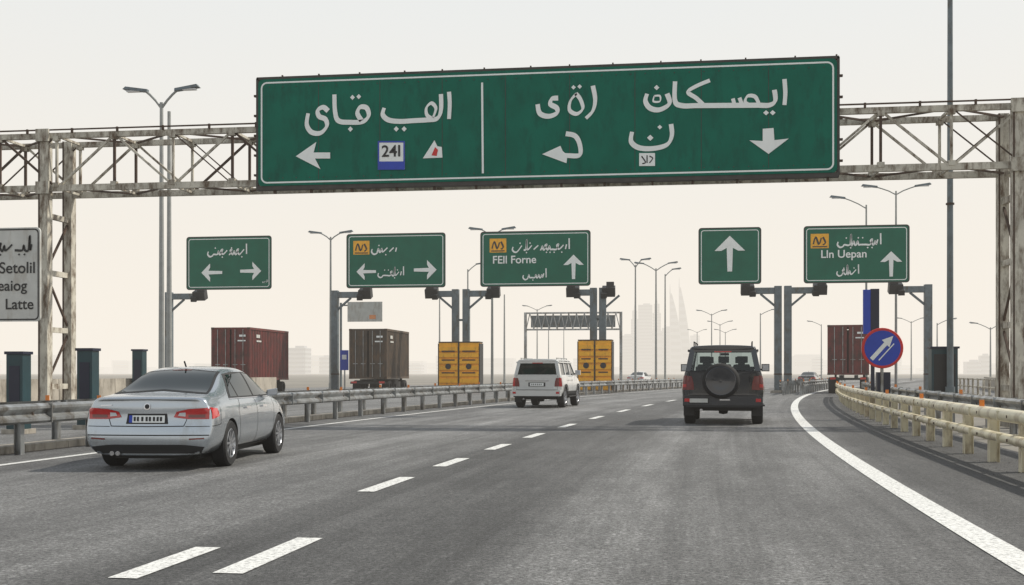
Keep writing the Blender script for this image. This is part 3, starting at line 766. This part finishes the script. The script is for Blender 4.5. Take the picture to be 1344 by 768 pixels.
def wheel(mb, x, y, r, w_, side, rim='alloy', spokes=7):
    z = r
    k = side
    mb.lathe([(r*.62, 0), (r*.66, w_*.5), (r*.93, w_*.52), (r, w_*.40), (r, -w_*.40), (r*.93, -w_*.5), (r*.6, -w_*.5)], (x, y, z), 'x', 'rubber', 36)
    mb.lathe([(r*.66, k*w_*.46), (r*.62, k*w_*.50), (r*.57, k*w_*.40), (r*.55, -k*w_*.2), (0, -k*w_*.2)], (x, y, z), 'x', rim, 36)
    mb.lathe([(0, k*w_*.44), (r*.15, k*w_*.42), (r*.17, k*w_*.3), (r*.17, -k*.02)], (x, y, z), 'x', rim, 16)
    mb.lathe([(0, -k*w_*.1), (r*.45, -k*w_*.1)], (x, y, z), 'x', 'chassis', 24)
    for i in range(spokes):
        a = 2*math.pi*i/spokes+.3; c, s_ = math.cos(a), math.sin(a)
        p0 = (x+k*w_*.36, y+c*r*.12, z+s_*r*.12); p1 = (x+k*w_*.40, y+c*r*.6, z+s_*r*.6); mb.beam(p0, p1, r*.12, r*.10, rim)

def sedan(name, loc, rz, paint='silver', sc=1.0):
    r = root(name, loc, rz, (sc, sc, sc))
    St = [(0, .21, .84, .985, .74, .85, .82, .72), (.035, .20, .845, 1.00, .78, .875, .845, .735), (.12, .19, .86, 1.015, .80, .89, .855, .74), (.42, .18, .88, 1.035, .80, .90, .865, .72), (.72, .18, .90, 1.06, .80, .90, .865, .69),
          (1.05, .18, .91, 1.20, .80, .90, .86, .62), (1.42, .18, .92, 1.36, .80, .90, .86, .57), (1.90, .18, .92, 1.43, .80, .90, .86, .57), (2.40, .18, .92, 1.44, .80, .90, .86, .58),
          (2.85, .18, .92, 1.39, .80, .90, .86, .57), (3.20, .18, .91, 1.23, .80, .90, .86, .60), (3.55, .18, .89, 1.03, .80, .90, .86, .66), (3.78, .18, .86, .96, .80, .90, .85, .68),
          (4.15, .20, .80, .89, .78, .88, .82, .66), (4.45, .22, .70, .80, .72, .84, .78, .6), (4.58, .26, .62, .72, .64, .74, .7, .5)]
    def sh(x, y, z):
        f = max(0, 1-y/.5); g_ = max(0, 1-(4.58-y)/.7)
        return f*(.085*ss((z-.50)/.12)+.03*ss((z-.80)/.2)+.13*(abs(x)/.9)**4+.09*ss((.40-z)/.18))-g_*(.2*(abs(x)/.9)**2+.16*ss((z-.5)/.3))
    vs, fs = loft(St, sh)
    o, bvh = sub_obj('body', vs, fs, [paint, 'plastic'], 3, r, [(1.0, .32, .365, .60), (3.66, .32, .365, .60)])
    mb = MB(); P = Proj(bvh, mb)
    P.patch([(-.665, 1.03), (0, 1.075), (.665, 1.03)], [(-.535, 1.345), (0, 1.39), (.535, 1.345)], 'r', 'plastic', .004, 22, 16)
    P.patch([(-.63, 1.045), (0, 1.088), (.63, 1.045)], [(-.51, 1.33), (0, 1.375), (.51, 1.33)], 'r', 'glass', .008, 22, 16)
    P.patch([(-.14, 1.355), (.14, 1.355)], [(-.14, 1.37), (.14, 1.37)], 'r', 'taildark', .012, 6, 2)
    P.patch([(-.66, 1.02), (0, 1.05), (.66, 1.02)], [(-.53, 1.34), (0, 1.37), (.53, 1.34)], 'f', 'glass', .006, 22, 16)
    for ax in '+-':
        P.patch([(1.16, .965), (3.36, .965)], [(1.55, 1.31), (1.9, 1.34), (2.5, 1.345), (2.86, 1.30)], ax, 'plastic', .004, 30, 8)
        P.patch([(1.24, .98), (1.55, .98)], [(1.54, 1.255), (1.57, 1.26)], ax, 'glass', .008)
        P.patch([(1.60, .98), (2.32, .98)], [(1.62, 1.295), (2.32, 1.328)], ax, 'glass', .008)
        P.patch([(2.40, .98), (3.26, .98)], [(2.40, 1.328), (2.80, 1.29)], ax, 'glass', .008)
        P.line([(1.16, .955), (3.38, .955)], ax, 'chrome', .012, .007)
        P.line([(2.36, .95), (2.36, .27)], ax)
        P.line([(3.36, .95), (3.30, .5), (3.26, .27)], ax); P.line([(1.55, .95), (1.40, .80), (1.42, .62), (1.52, .30)], ax); P.line([(1.5, .26), (3.25, .26)], ax)
        P.patch([(1.72, .80), (1.92, .80)], [(1.72, .83), (1.92, .83)], ax, 'chrome', .03, 4, 2); P.patch([(2.62, .80), (2.82, .80)], [(2.62, .83), (2.82, .83)], ax, 'chrome', .03, 4, 2)
        P.patch([(1.36, .20), (3.30, .20)], [(1.36, .25), (3.30, .25)], ax, 'plastic', .004)
        P.patch([(.21, .70), (.45, .735)], [(.23, .855), (.42, .84)], ax, 'tail', .008)
        P.line([(.55, .86), (.50, .62), (.12, .60)], ax)
        P.patch([(4.10, .62), (4.40, .6)], [(3.95, .76), (4.40, .70)], ax, 'lens', .006)
    for sx in (-1, 1):
        P.patch([(sx*.36, .725), (sx*.55, .70), (sx*.83, .70)], [(sx*.40, .80), (sx*.55, .835), (sx*.83, .855)], 'r', 'tail', .008)
        P.patch([(sx*.42, .745), (sx*.52, .735)], [(sx*.44, .785), (sx*.52, .79)], 'r', 'lens', .012, 6, 3)
        P.patch([(sx*.56, .72), (sx*.78, .72)], [(sx*.56, .76), (sx*.78, .765)], 'r', 'taildark', .012, 10, 3)
        P.line([(sx*.535, .83), (sx*.535, .69), (sx*.50, .605)], 'r')
        P.patch([(sx*.58, .42), (sx*.78, .43)], [(sx*.58, .44), (sx*.78, .45)], 'r', 'taildark', .006, 6, 2)
        P.patch([(sx*.45, .58), (sx*.74, .60)], [(sx*.42, .70), (sx*.72, .74)], 'f', 'lens', .006)
    P.line([(-.50, .605), (0, .60), (.50, .605)], 'r', 'gap', .012); P.line([(-.70, .945), (0, .965), (.70, .945)], 'r', 'gap', .007)
    P.patch([(-.29, .635), (.29, .635)], [(-.27, .775), (.27, .775)], 'r', 'plastic', .005)
    P.patch([(-.245, .65), (.245, .65)], [(-.245, .75), (.245, .75)], 'r', 'white', .014); P.patch([(-.245, .65), (-.20, .65)], [(-.245, .75), (-.20, .75)], 'r', 'blue', .017, 2, 2)
    for k_, x in enumerate((-.165, -.12, -.06, .0, .045, .10, .15, .195)): P.patch([(x-.014, .67), (x+.014, .67)], [(x-.016, .73), (x+.014, .73)], 'r', 'black', .018, 1, 1)
    n0 = 14
    P.patch([(.045*math.cos(math.pi+math.pi*i/n0), .87+.045*math.sin(math.pi+math.pi*i/n0)) for i in range(n0+1)], [(.045*math.cos(math.pi-math.pi*i/n0), .87+.045*math.sin(math.pi-math.pi*i/n0)) for i in range(n0+1)], 'r', 'chrome', .010)
    P.patch([(.045*.7*math.cos(math.pi+math.pi*i/n0), .87+.045*.7*math.sin(math.pi+math.pi*i/n0)) for i in range(n0+1)], [(.045*.7*math.cos(math.pi-math.pi*i/n0), .87+.045*.7*math.sin(math.pi-math.pi*i/n0)) for i in range(n0+1)], 'r', 'plastic', .012)
    P.patch([(-.66, .875), (-.50, .88)], [(-.66, .89), (-.50, .895)], 'r', 'chrome', .008, 5, 1)
    P.patch([(-.72, .235), (.72, .235)], [(-.78, .325), (-.5, .355), (.5, .355), (.78, .325)], 'r', 'plastic', .006)
    P.patch([(-.84, .475), (.84, .475)], [(-.84, .49), (.84, .49)], 'r', 'gap', .004)
    P.patch([(-.6, .32), (.6, .32)], [(-.62, .46), (.62, .46)], 'f', 'plastic', .006); P.patch([(-.35, .50), (.35, .50)], [(-.38, .62), (.38, .62)], 'f', 'plastic', .006)
    mb.build('trim_and_glass', r, smooth=True, fix=False)
    d = MB()
    for sx in (-1, 1):
        for yy in (1.0, 3.66): wheel(d, sx*.785, yy, .325, .215, sx, spokes=9)
    d.cyl((-.46, .04, .24), (-.46, .35, .24), .032, 'chrome', n=12); d.cyl((-.38, .04, .24), (-.38, .35, .24), .032, 'chrome', n=12)
    d.box(0, 2.3, .20, 1.2, 3.6, .12, 'chassis'); d.box(0, .6, .22, 1.0, .6, .12, 'chassis')
    d.beam((0, 1.68, 1.42), (0, 1.60, 1.50), .018, .018, 'plastic')
    d.build('wheels', r, smooth=True)
    mr_ = MB()
    for sx in (-1, 1):
        mr_.hexa([(sx*.84, 3.05, .96), (sx*1.02, 3.03, .97), (sx*1.0, 3.16, .97), (sx*.84, 3.18, .96)], [(sx*.84, 3.05, 1.06), (sx*1.03, 3.03, 1.09), (sx*1.0, 3.14, 1.07), (sx*.84, 3.16, 1.05)], paint)
        mr_.sheet([(sx*.87, .975), (sx*1.01, .985), (sx*1.01, 1.075), (sx*.87, 1.05)], 3.02, 'lens')
    mr_.build('door_mirrors', r, bevel=.02)
    return r

def suv(name, loc, rz, paint, spare, scale=(1, 1, 1), glass='clear', lower='plastic'):
    r = root(name, loc, rz, scale)
    def rg(zb, zbelt, zt, ws, wm, wb, wt):
        return [(0, zb), (ws*.75, zb), (ws, zb+.05), (wm-.01, zb+.2), (wm, (zb+zbelt)/2), (wm-.005, zbelt-.12), (wb, zbelt), (wb-.015, zt-.04), (wt, zt-.01), (wt-.12, zt), (0, zt)]
    St = [(0, .46, 1.15, 1.34, .84, .93, .90, .85), (.03, .45, 1.15, 1.34, .85, .94, .91, .86), (.3, .42, 1.15, 1.34, .86, .95, .92, .86), (1.2, .40, 1.15, 1.34, .86, .95, .92, .86), (2.3, .40, 1.15, 1.34, .86, .95, .92, .86),
          (3.1, .40, 1.15, 1.33, .86, .95, .92, .86), (3.4, .40, 1.12, 1.29, .86, .95, .91, .84), (3.9, .42, 1.06, 1.23, .86, .94, .89, .8), (4.35, .44, 1.02, 1.17, .84, .92, .86, .76), (4.5, .46, .98, 1.12, .8, .88, .82, .7)]
    def sh(x, y, z):
        f = max(0, 1-y/.35); g_ = max(0, 1-(4.5-y)/.6); return f*(.07*(abs(x)/.93)**4)-g_*(.16*(abs(x)/.93)**3)
    vs, fs = loft(St, sh, rg)
    o, bvh = sub_obj('body', vs, fs, [paint, 'plastic'], 2, r, [(.85, .40, .47, .62), (3.55, .40, .47, .62)])
    def rr(z0, hw): return [(0, z0), (hw*.6, z0), (hw-.02, z0), (hw, z0+.03), (hw-.01, z0+.07), (hw-.08, z0+.10), (0, z0+.125)]
    vs, fs = loft([(.14, 1.85, .72), (.18, 1.85, .76), (.5, 1.865, .78), (1.5, 1.875, .78), (2.4, 1.87, .78), (2.75, 1.85, .76), (2.82, 1.85, .73)], lambda x, y, z: 0, rr)
    sub_obj('roof', vs, fs, [paint], 2, r)
    p = MB(); xb, xt = .875, .765; z0, z1 = 1.31, 1.89
    for sx in (-1, 1):
        for (a0, a1, b0, b1, th) in ((.05, .34, .17, .42, .13), (1.15, 1.27, 1.15, 1.27, .06), (2.12, 2.26, 2.10, 2.22, .06), (3.22, 3.34, 2.64, 2.76, .07)):
            p.hexa([(sx*xb, a0, z0), (sx*(xb-th), a0, z0), (sx*(xb-th), a1, z0), (sx*xb, a1, z0)], [(sx*xt, b0, z1), (sx*(xt-th), b0, z1), (sx*(xt-th), b1, z1), (sx*xt, b1, z1)], paint)
        p.beam((sx*.80, .2, 1.83), (sx*.80, 2.7, 1.83), .05, .06, paint)
    p.box(0, .195, 1.83, 1.4, .08, .09, paint, 0, .0); p.box(0, 2.72, 1.85, 1.4, .07, .05, paint)
    p.build('pillars', r, bevel=.012)
    gl = MB()
    for sx in (-1, 1):
        gl.add([(sx*(xb-.03), .3, z0), (sx*(xb-.03), 3.28, z0), (sx*(xt-.03), 2.7, z1), (sx*(xt-.03), .38, z1)], [(0, 1, 2, 3)], glass)
    gl.add([(-.76, .085, z0), (.76, .085, z0), (.66, .205, z1), (-.66, .205, z1)], [(0, 1, 2, 3)], glass)
    gl.add([(-.82, 3.29, z0), (.82, 3.29, z0), (.71, 2.71, z1), (-.71, 2.71, z1)], [(0, 1, 2, 3)], glass)
    gl.build('windows', r, fix=False)
    it = MB()
    for yy, xs in ((2.35, (-.40, .40)), (1.35, (-.45, 0, .45))):
        for x in xs:
            it.hexa([(x-.22, yy, 1.25), (x+.22, yy, 1.25), (x+.24, yy+.14, 1.25), (x-.24, yy+.14, 1.25)], [(x-.17, yy-.06, 1.50), (x+.17, yy-.06, 1.50), (x+.17, yy+.04, 1.50), (x-.17, yy+.04, 1.50)], 'interior')
            it.box(x, yy-.03, 1.62, .26, .1, .17, 'interior'); it.box(x, yy-.02, 1.53, .12, .04, .1, 'interior')
    it.box(0, 3.05, 1.38, 1.5, .3, .14, 'interior'); it.box(0, 2.75, 1.78, .22, .03, .07, 'interior')
    it.lathe([(.17, 0), (.19, .015), (.17, .03)], (-.4, 2.85, 1.42), 'y', 'interior', 20)
    it.build('seats', r, bevel=.03)
    mb = MB(); P = Proj(bvh, mb)
    for sx in (-1, 1):
        P.patch([(sx*.84, .86), (sx*.925, .86)], [(sx*.83, 1.22), (sx*.905, 1.20)], 'r', 'taildark' if spare else 'tail', .012, 6, 8)
        P.patch([(sx*.845, .92), (sx*.92, .92)], [(sx*.845, 1.00), (sx*.92, 1.00)], 'r', 'tail', .016, 5, 3)
        P.line([(sx*.77, 1.30), (sx*.77, .72)], 'r'); P.patch([(sx*.55, .9), (sx*.83, .9)], [(sx*.55, 1.05), (sx*.83, 1.06)], 'f', 'lens', .008)
    P.patch([(-.5, .78), (.5, .78)], [(-.5, 1.05), (.5, 1.05)], 'f', 'plastic', .008)
    for ax in '+-':
        for yy in (1.2, 2.2, 3.25): P.line([(yy, 1.30), (yy, .5)], ax)
        P.patch([(1.3, .46), (3.1, .46)], [(1.3, .66), (3.1, .66)], ax, lower, .01); P.patch([(.03, .86), (.12, .86)], [(.03, 1.2), (.12, 1.2)], ax, 'taildark', .012, 4, 6)
        for yy in (2.0, 1.3): P.patch([(yy, 1.08), (yy+.18, 1.08)], [(yy, 1.12), (yy+.18, 1.12)], ax, 'plastic' if paint == 'whitepaint' else 'chrome', .03, 4, 2)
        for wy in (.85, 3.55):
            B = [(wy-.56*math.cos(math.pi*i/16), .40+.56*math.sin(math.pi*i/16)) for i in range(17)]; T = [(wy-.475*math.cos(math.pi*i/16), .40+.475*math.sin(math.pi*i/16)) for i in range(17)]
            P.patch(B, T, ax, lower, .022, 24, 3)
    P.line([(-.77, .73), (.77, .73)], 'r')
    if not spare:
        P.patch([(-.32, .86), (.32, .86)], [(-.32, 1.02), (.32, 1.02)], 'r', 'plastic', .008); P.patch([(-.26, .88), (.26, .88)], [(-.26, 1.0), (.26, 1.0)], 'r', 'white', .016)
        for k_ in range(6): P.patch([(-.2+k_*.07, .91), (-.17+k_*.07, .91)], [(-.2+k_*.07, .97), (-.17+k_*.07, .97)], 'r', 'black', .02, 1, 1)
        P.patch([(-.45, 1.07), (.45, 1.07)], [(-.45, 1.10), (.45, 1.10)], 'r', 'chrome', .014)
    mb.build('lamps_and_trim', r, smooth=True, fix=False)
    d = MB()
    zr = 2.05 if spare else 2.0; rc = 'plastic' if spare else 'galv'
    for sx in (-1, 1):
        for yy in (.85, 3.55): wheel(d, sx*.80, yy, .40, .25, sx, spokes=6)
        d.cyl((sx*.68, .35, zr), (sx*.68, 2.45, zr), .016, rc, n=8)
        for yy in (.4, 1.4, 2.4): d.cyl((sx*.68, yy, 1.94), (sx*.68, yy, zr), .014, rc, n=8)
        d.box(sx*.80, .42, .36, .26, .02, .30, 'plastic')
    d.box(0, 2.2, .42, 1.3, 4.0, .16, 'chassis'); d.cyl((-.7, .85, .38), (.7, .85, .38), .06, 'chassis'); d.lathe([(0, -.13), (.13, -.1), (.15, 0), (.13, .1), (0, .13)], (0, .85, .38), 'x', 'chassis', 14)
    d.cyl((-.5, .0, .36), (-.5, .6, .36), .035, 'chrome', n=10)
    if spare:
        c = (-.04, -.16, 1.08)
        d.lathe([(.22, .13), (.36, .12), (.42, .08), (.435, 0), (.42, -.08), (.38, -.115), (.36, -.125)], c, 'y', 'rubber', 40)
        d.lathe([(.36, -.12), (.34, -.135), (.31, -.13), (.22, -.142), (.20, -.135), (.0, -.142)], c, 'y', 'darkpaint', 40)
        d.box(-.04, .0, 1.1, .3, .14, .3, 'chassis')
        d.box(.64, -.03, 1.12, .04, .03, .13, 'plastic')
    d.build('wheels_and_chassis', r, smooth=True)
    bb = MB(); bm_ = 'plastic' if spare else paint
    bb.box(0, -.04, .60, 1.84, .22, .24, 'darkpaint' if spare else bm_); bb.box(0, -.05, .47, 1.7, .18, .07, 'plastic'); bb.box(0, -.10, .725, 1.5, .12, .015, 'plastic')
    for sx in (-1, 1): bb.box(sx*.82, -.155, .61, .12, .02, .08, 'tail')
    if spare: bb.box(-.55, -.165, .60, .42, .015, .10, 'signgrey'); bb.box(-.55, -.155, .60, .47, .015, .14, 'black'); bb.box(.05, -.155, .62, .24, .01, .04, 'chrome')
    for sx in (-1, 1):
        bb.box(sx*1.03, 2.98, 1.42, .2, .09, .2, paint if not spare else 'plastic'); bb.box(sx*.93, 3.0, 1.37, .14, .06, .05, 'plastic')
        bb.box(sx*1.03, 2.932, 1.42, .16, .006, .16, 'lens'); bb.box(sx*.93, 2.2, .44, .12, 1.7, .04, 'plastic')
    bb.beam((-.25, .1, 1.36), (.35, .17, 1.42), .015, .015, 'black')
    bb.box(0, .15, 1.80, .4, .03, .03, 'tail')
    bb.build('bumper_and_mirrors', r, bevel=.02)
    return r

sedan('sedan_car', (-6.66, 13.75, 0), math.radians(5.0), 'silver', .945)
suv('suv_car', (1.20, 28.1, 0), -math.atan(.062), 'darkpaint', True, (1.03, 1, .985))
suv('suv_car', (-4.85, 40.9, 0), -math.atan(.085), 'whitepaint', False, (.97, 1, .90), 'glass')
sedan('sedan_car', (XY(1058, 118), 118, 0), -.26, 'darkpaint')
sedan('sedan_car', (XY(1072, 152), 156, 0), math.pi-.26, 'silver')
sedan('sedan_car', (XY(833, 118), 118, 0), -.2, 'whitepaint')

# ------------------------------------------------------------------ distant city
def tower(px, top_y, wpx, Y=1400, kind=0, name='office_tower'):
    Y = Y*2.1
    X = XY(px, Y); d = .99*Y-.139*X; k = d/1500; H = (490-top_y)*k; Wd = wpx*k
    r = root(name, (X, Y, 0)); b = MB()
    if kind == 0:
        b.box(0, 0, H/2, Wd, Wd, H, 'tower'); b.box(Wd*.1, 0, H+2, Wd*.5, Wd*.5, 4, 'tower')
        n = max(3, int(H/8))
        for i in range(n): b.box(0, 0, (i+.6)*H/n, Wd+.5, Wd+.5, H/n*.45, 'towerwin')
    elif kind == 1:
        N = 12
        for i in range(N):
            f0 = 1-(i/N)**2*.85; f1 = 1-((i+1)/N)**2*.85; za, zb_ = H*i/N, H*(i+1)/N; hw = Wd/2
            b.hexa([(-hw, -hw, za), (-hw+Wd*f0, -hw, za), (-hw+Wd*f0, hw, za), (-hw, hw, za)], [(-hw, -hw, zb_), (-hw+Wd*f1, -hw, zb_), (-hw+Wd*f1, hw, zb_), (-hw, hw, zb_)], 'tower')
            b.box(-hw+Wd*(f0+f1)/4, -hw, (za+zb_)/2, Wd*(f0+f1)/2*.8, .8, H/N*.5, 'towerwin')
        b.cyl((-Wd/2+1, 0, H), (-Wd/2+1, 0, H*1.12), 1.6, 'tower', .4)
    else:
        for f, h0, h1 in ((1, 0, .55), (.75, .55, .78), (.5, .78, .9)):
            b.box(0, 0, H*(h0+h1)/2, Wd*f, Wd*f, H*(h1-h0), 'tower')
            n = 6
            for i in range(n): b.box(0, 0, H*(h0+(h1-h0)*(i+.5)/n), Wd*f+.6, Wd*f+.6, H*(h1-h0)/n*.4, 'towerwin')
        b.cyl((0, 0, H*.9), (0, 0, H), Wd*.12, 'tower', .3)
    b.build('tower_body', r)
tower(888, 385, 18, kind=1, name='skyscraper'); tower(899, 377, 16, kind=1, name='skyscraper'); tower(862, 388, 14, kind=2, name='skyscraper'); tower(847, 400, 18); tower(833, 398, 12, kind=2); tower(822, 440, 16); tower(876, 430, 14); tower(912, 440, 12, 1600)
tower(393, 456, 24, 1000); tower(428, 468, 14, 1200); tower(372, 474, 12, 1200); tower(545, 478, 20, 1500); tower(580, 473, 12, 1500)
tower(966, 462, 14, 1700); tower(1292, 466, 12, 1200); tower(1276, 474, 18, 1200); tower(1243, 470, 10, 1300); tower(1072, 470, 14, 1500); tower(760, 470, 14, 1700); tower(786, 462, 10, 1700)
dc = MB(); R = random.Random(5)
for i in range(170):
    X = R.uniform(-3400, 3000); Y = R.uniform(3200, 4900); h = R.uniform(15, 60); w_ = R.uniform(25, 120)
    dc.box(X, Y, h/2, w_, 60, h, 'tower'); dc.box(X, Y-30.4, h*.55, w_*.9, .6, h*.25, 'towerwin')
dc.build('distant_city')

# ------------------------------------------------------------------ atmosphere
m = bpy.data.materials.new('haze_air'); m.use_nodes = True; nn = m.node_tree.nodes; ll = m.node_tree.links
nn.remove(nn['Principled BSDF']); SIG = .00055
HZ = (.95, .885, .79, 1)
va = nn.new('ShaderNodeVolumeAbsorption'); va.inputs['Color'].default_value = (0, 0, 0, 1); va.inputs['Density'].default_value = SIG
em = nn.new('ShaderNodeEmission'); em.inputs['Color'].default_value = HZ; em.inputs['Strength'].default_value = SIG
ad = nn.new('ShaderNodeAddShader'); ll.new(va.outputs[0], ad.inputs[0]); ll.new(em.outputs[0], ad.inputs[1]); ll.new(ad.outputs[0], nn['Material Output'].inputs['Volume'])
hz = MB(); M['haze'] = m; hz.box(0, 5700, 149, 17600, 11900, 302, 'haze'); hz.build('haze')

az = math.atan2(.75, .35); el = math.radians(48)
w = bpy.data.worlds.new('World'); SC.world = w; w.use_nodes = True; n = w.node_tree.nodes; l = w.node_tree.links
bg = n['Background']; bg.inputs['Strength'].default_value = .1
sky = n.new('ShaderNodeTexSky'); sky.sky_type = 'NISHITA'; sky.sun_disc = False; sky.sun_elevation = el; sky.sun_rotation = az; sky.dust_density = 6; sky.air_density = 1
tc = n.new('ShaderNodeTexCoord'); sp = n.new('ShaderNodeSeparateXYZ'); l.new(tc.outputs['Generated'], sp.inputs[0])
cr = n.new('ShaderNodeValToRGB'); l.new(sp.outputs['Z'], cr.inputs['Fac'])
E = cr.color_ramp.elements
E[0].position = 0; E[0].color = HZ; E[1].position = .30; E[1].color = (.81, .87, .90, 1)
q = E.new(.36); q.color = (.76, .83, .88, 1); q = E.new(.62); q.color = (.42, .50, .60, 1); q = E.new(1.0); q.color = (.26, .34, .46, 1)
sc_ = n.new('ShaderNodeVectorMath'); sc_.operation = 'SCALE'; sc_.inputs['Scale'].default_value = 10.4; l.new(cr.outputs['Color'], sc_.inputs[0])
mx = n.new('ShaderNodeMixRGB'); mx.inputs['Fac'].default_value = .88; l.new(sky.outputs['Color'], mx.inputs['Color1']); l.new(sc_.outputs[0], mx.inputs['Color2']); l.new(mx.outputs['Color'], bg.inputs['Color'])

sun = bpy.data.lights.new('sun', 'SUN'); sun.energy = 4.8; sun.angle = math.radians(1.2); sun.color = (1, .94, .84)
so = bpy.data.objects.new('sun', sun); COL.objects.link(so)
dv = Vector((math.sin(az)*math.cos(el), math.cos(az)*math.cos(el), math.sin(el))); so.rotation_euler = dv.to_track_quat('Z', 'Y').to_euler(); so.location = (20, 10, 40)

cam = bpy.data.cameras.new('camera'); co = bpy.data.objects.new('camera', cam); COL.objects.link(co)
cam.sensor_width = 36; cam.lens = 1500/1344*36; cam.shift_y = (490-384)/1344; cam.clip_end = 20000; cam.clip_start = .1
co.location = (0, 0, 1.25); co.rotation_euler = (math.pi/2, 0, math.radians(8)); SC.camera = co
SC.view_settings.view_transform = 'Standard'; SC.view_settings.look = 'None'; SC.view_settings.exposure = 0
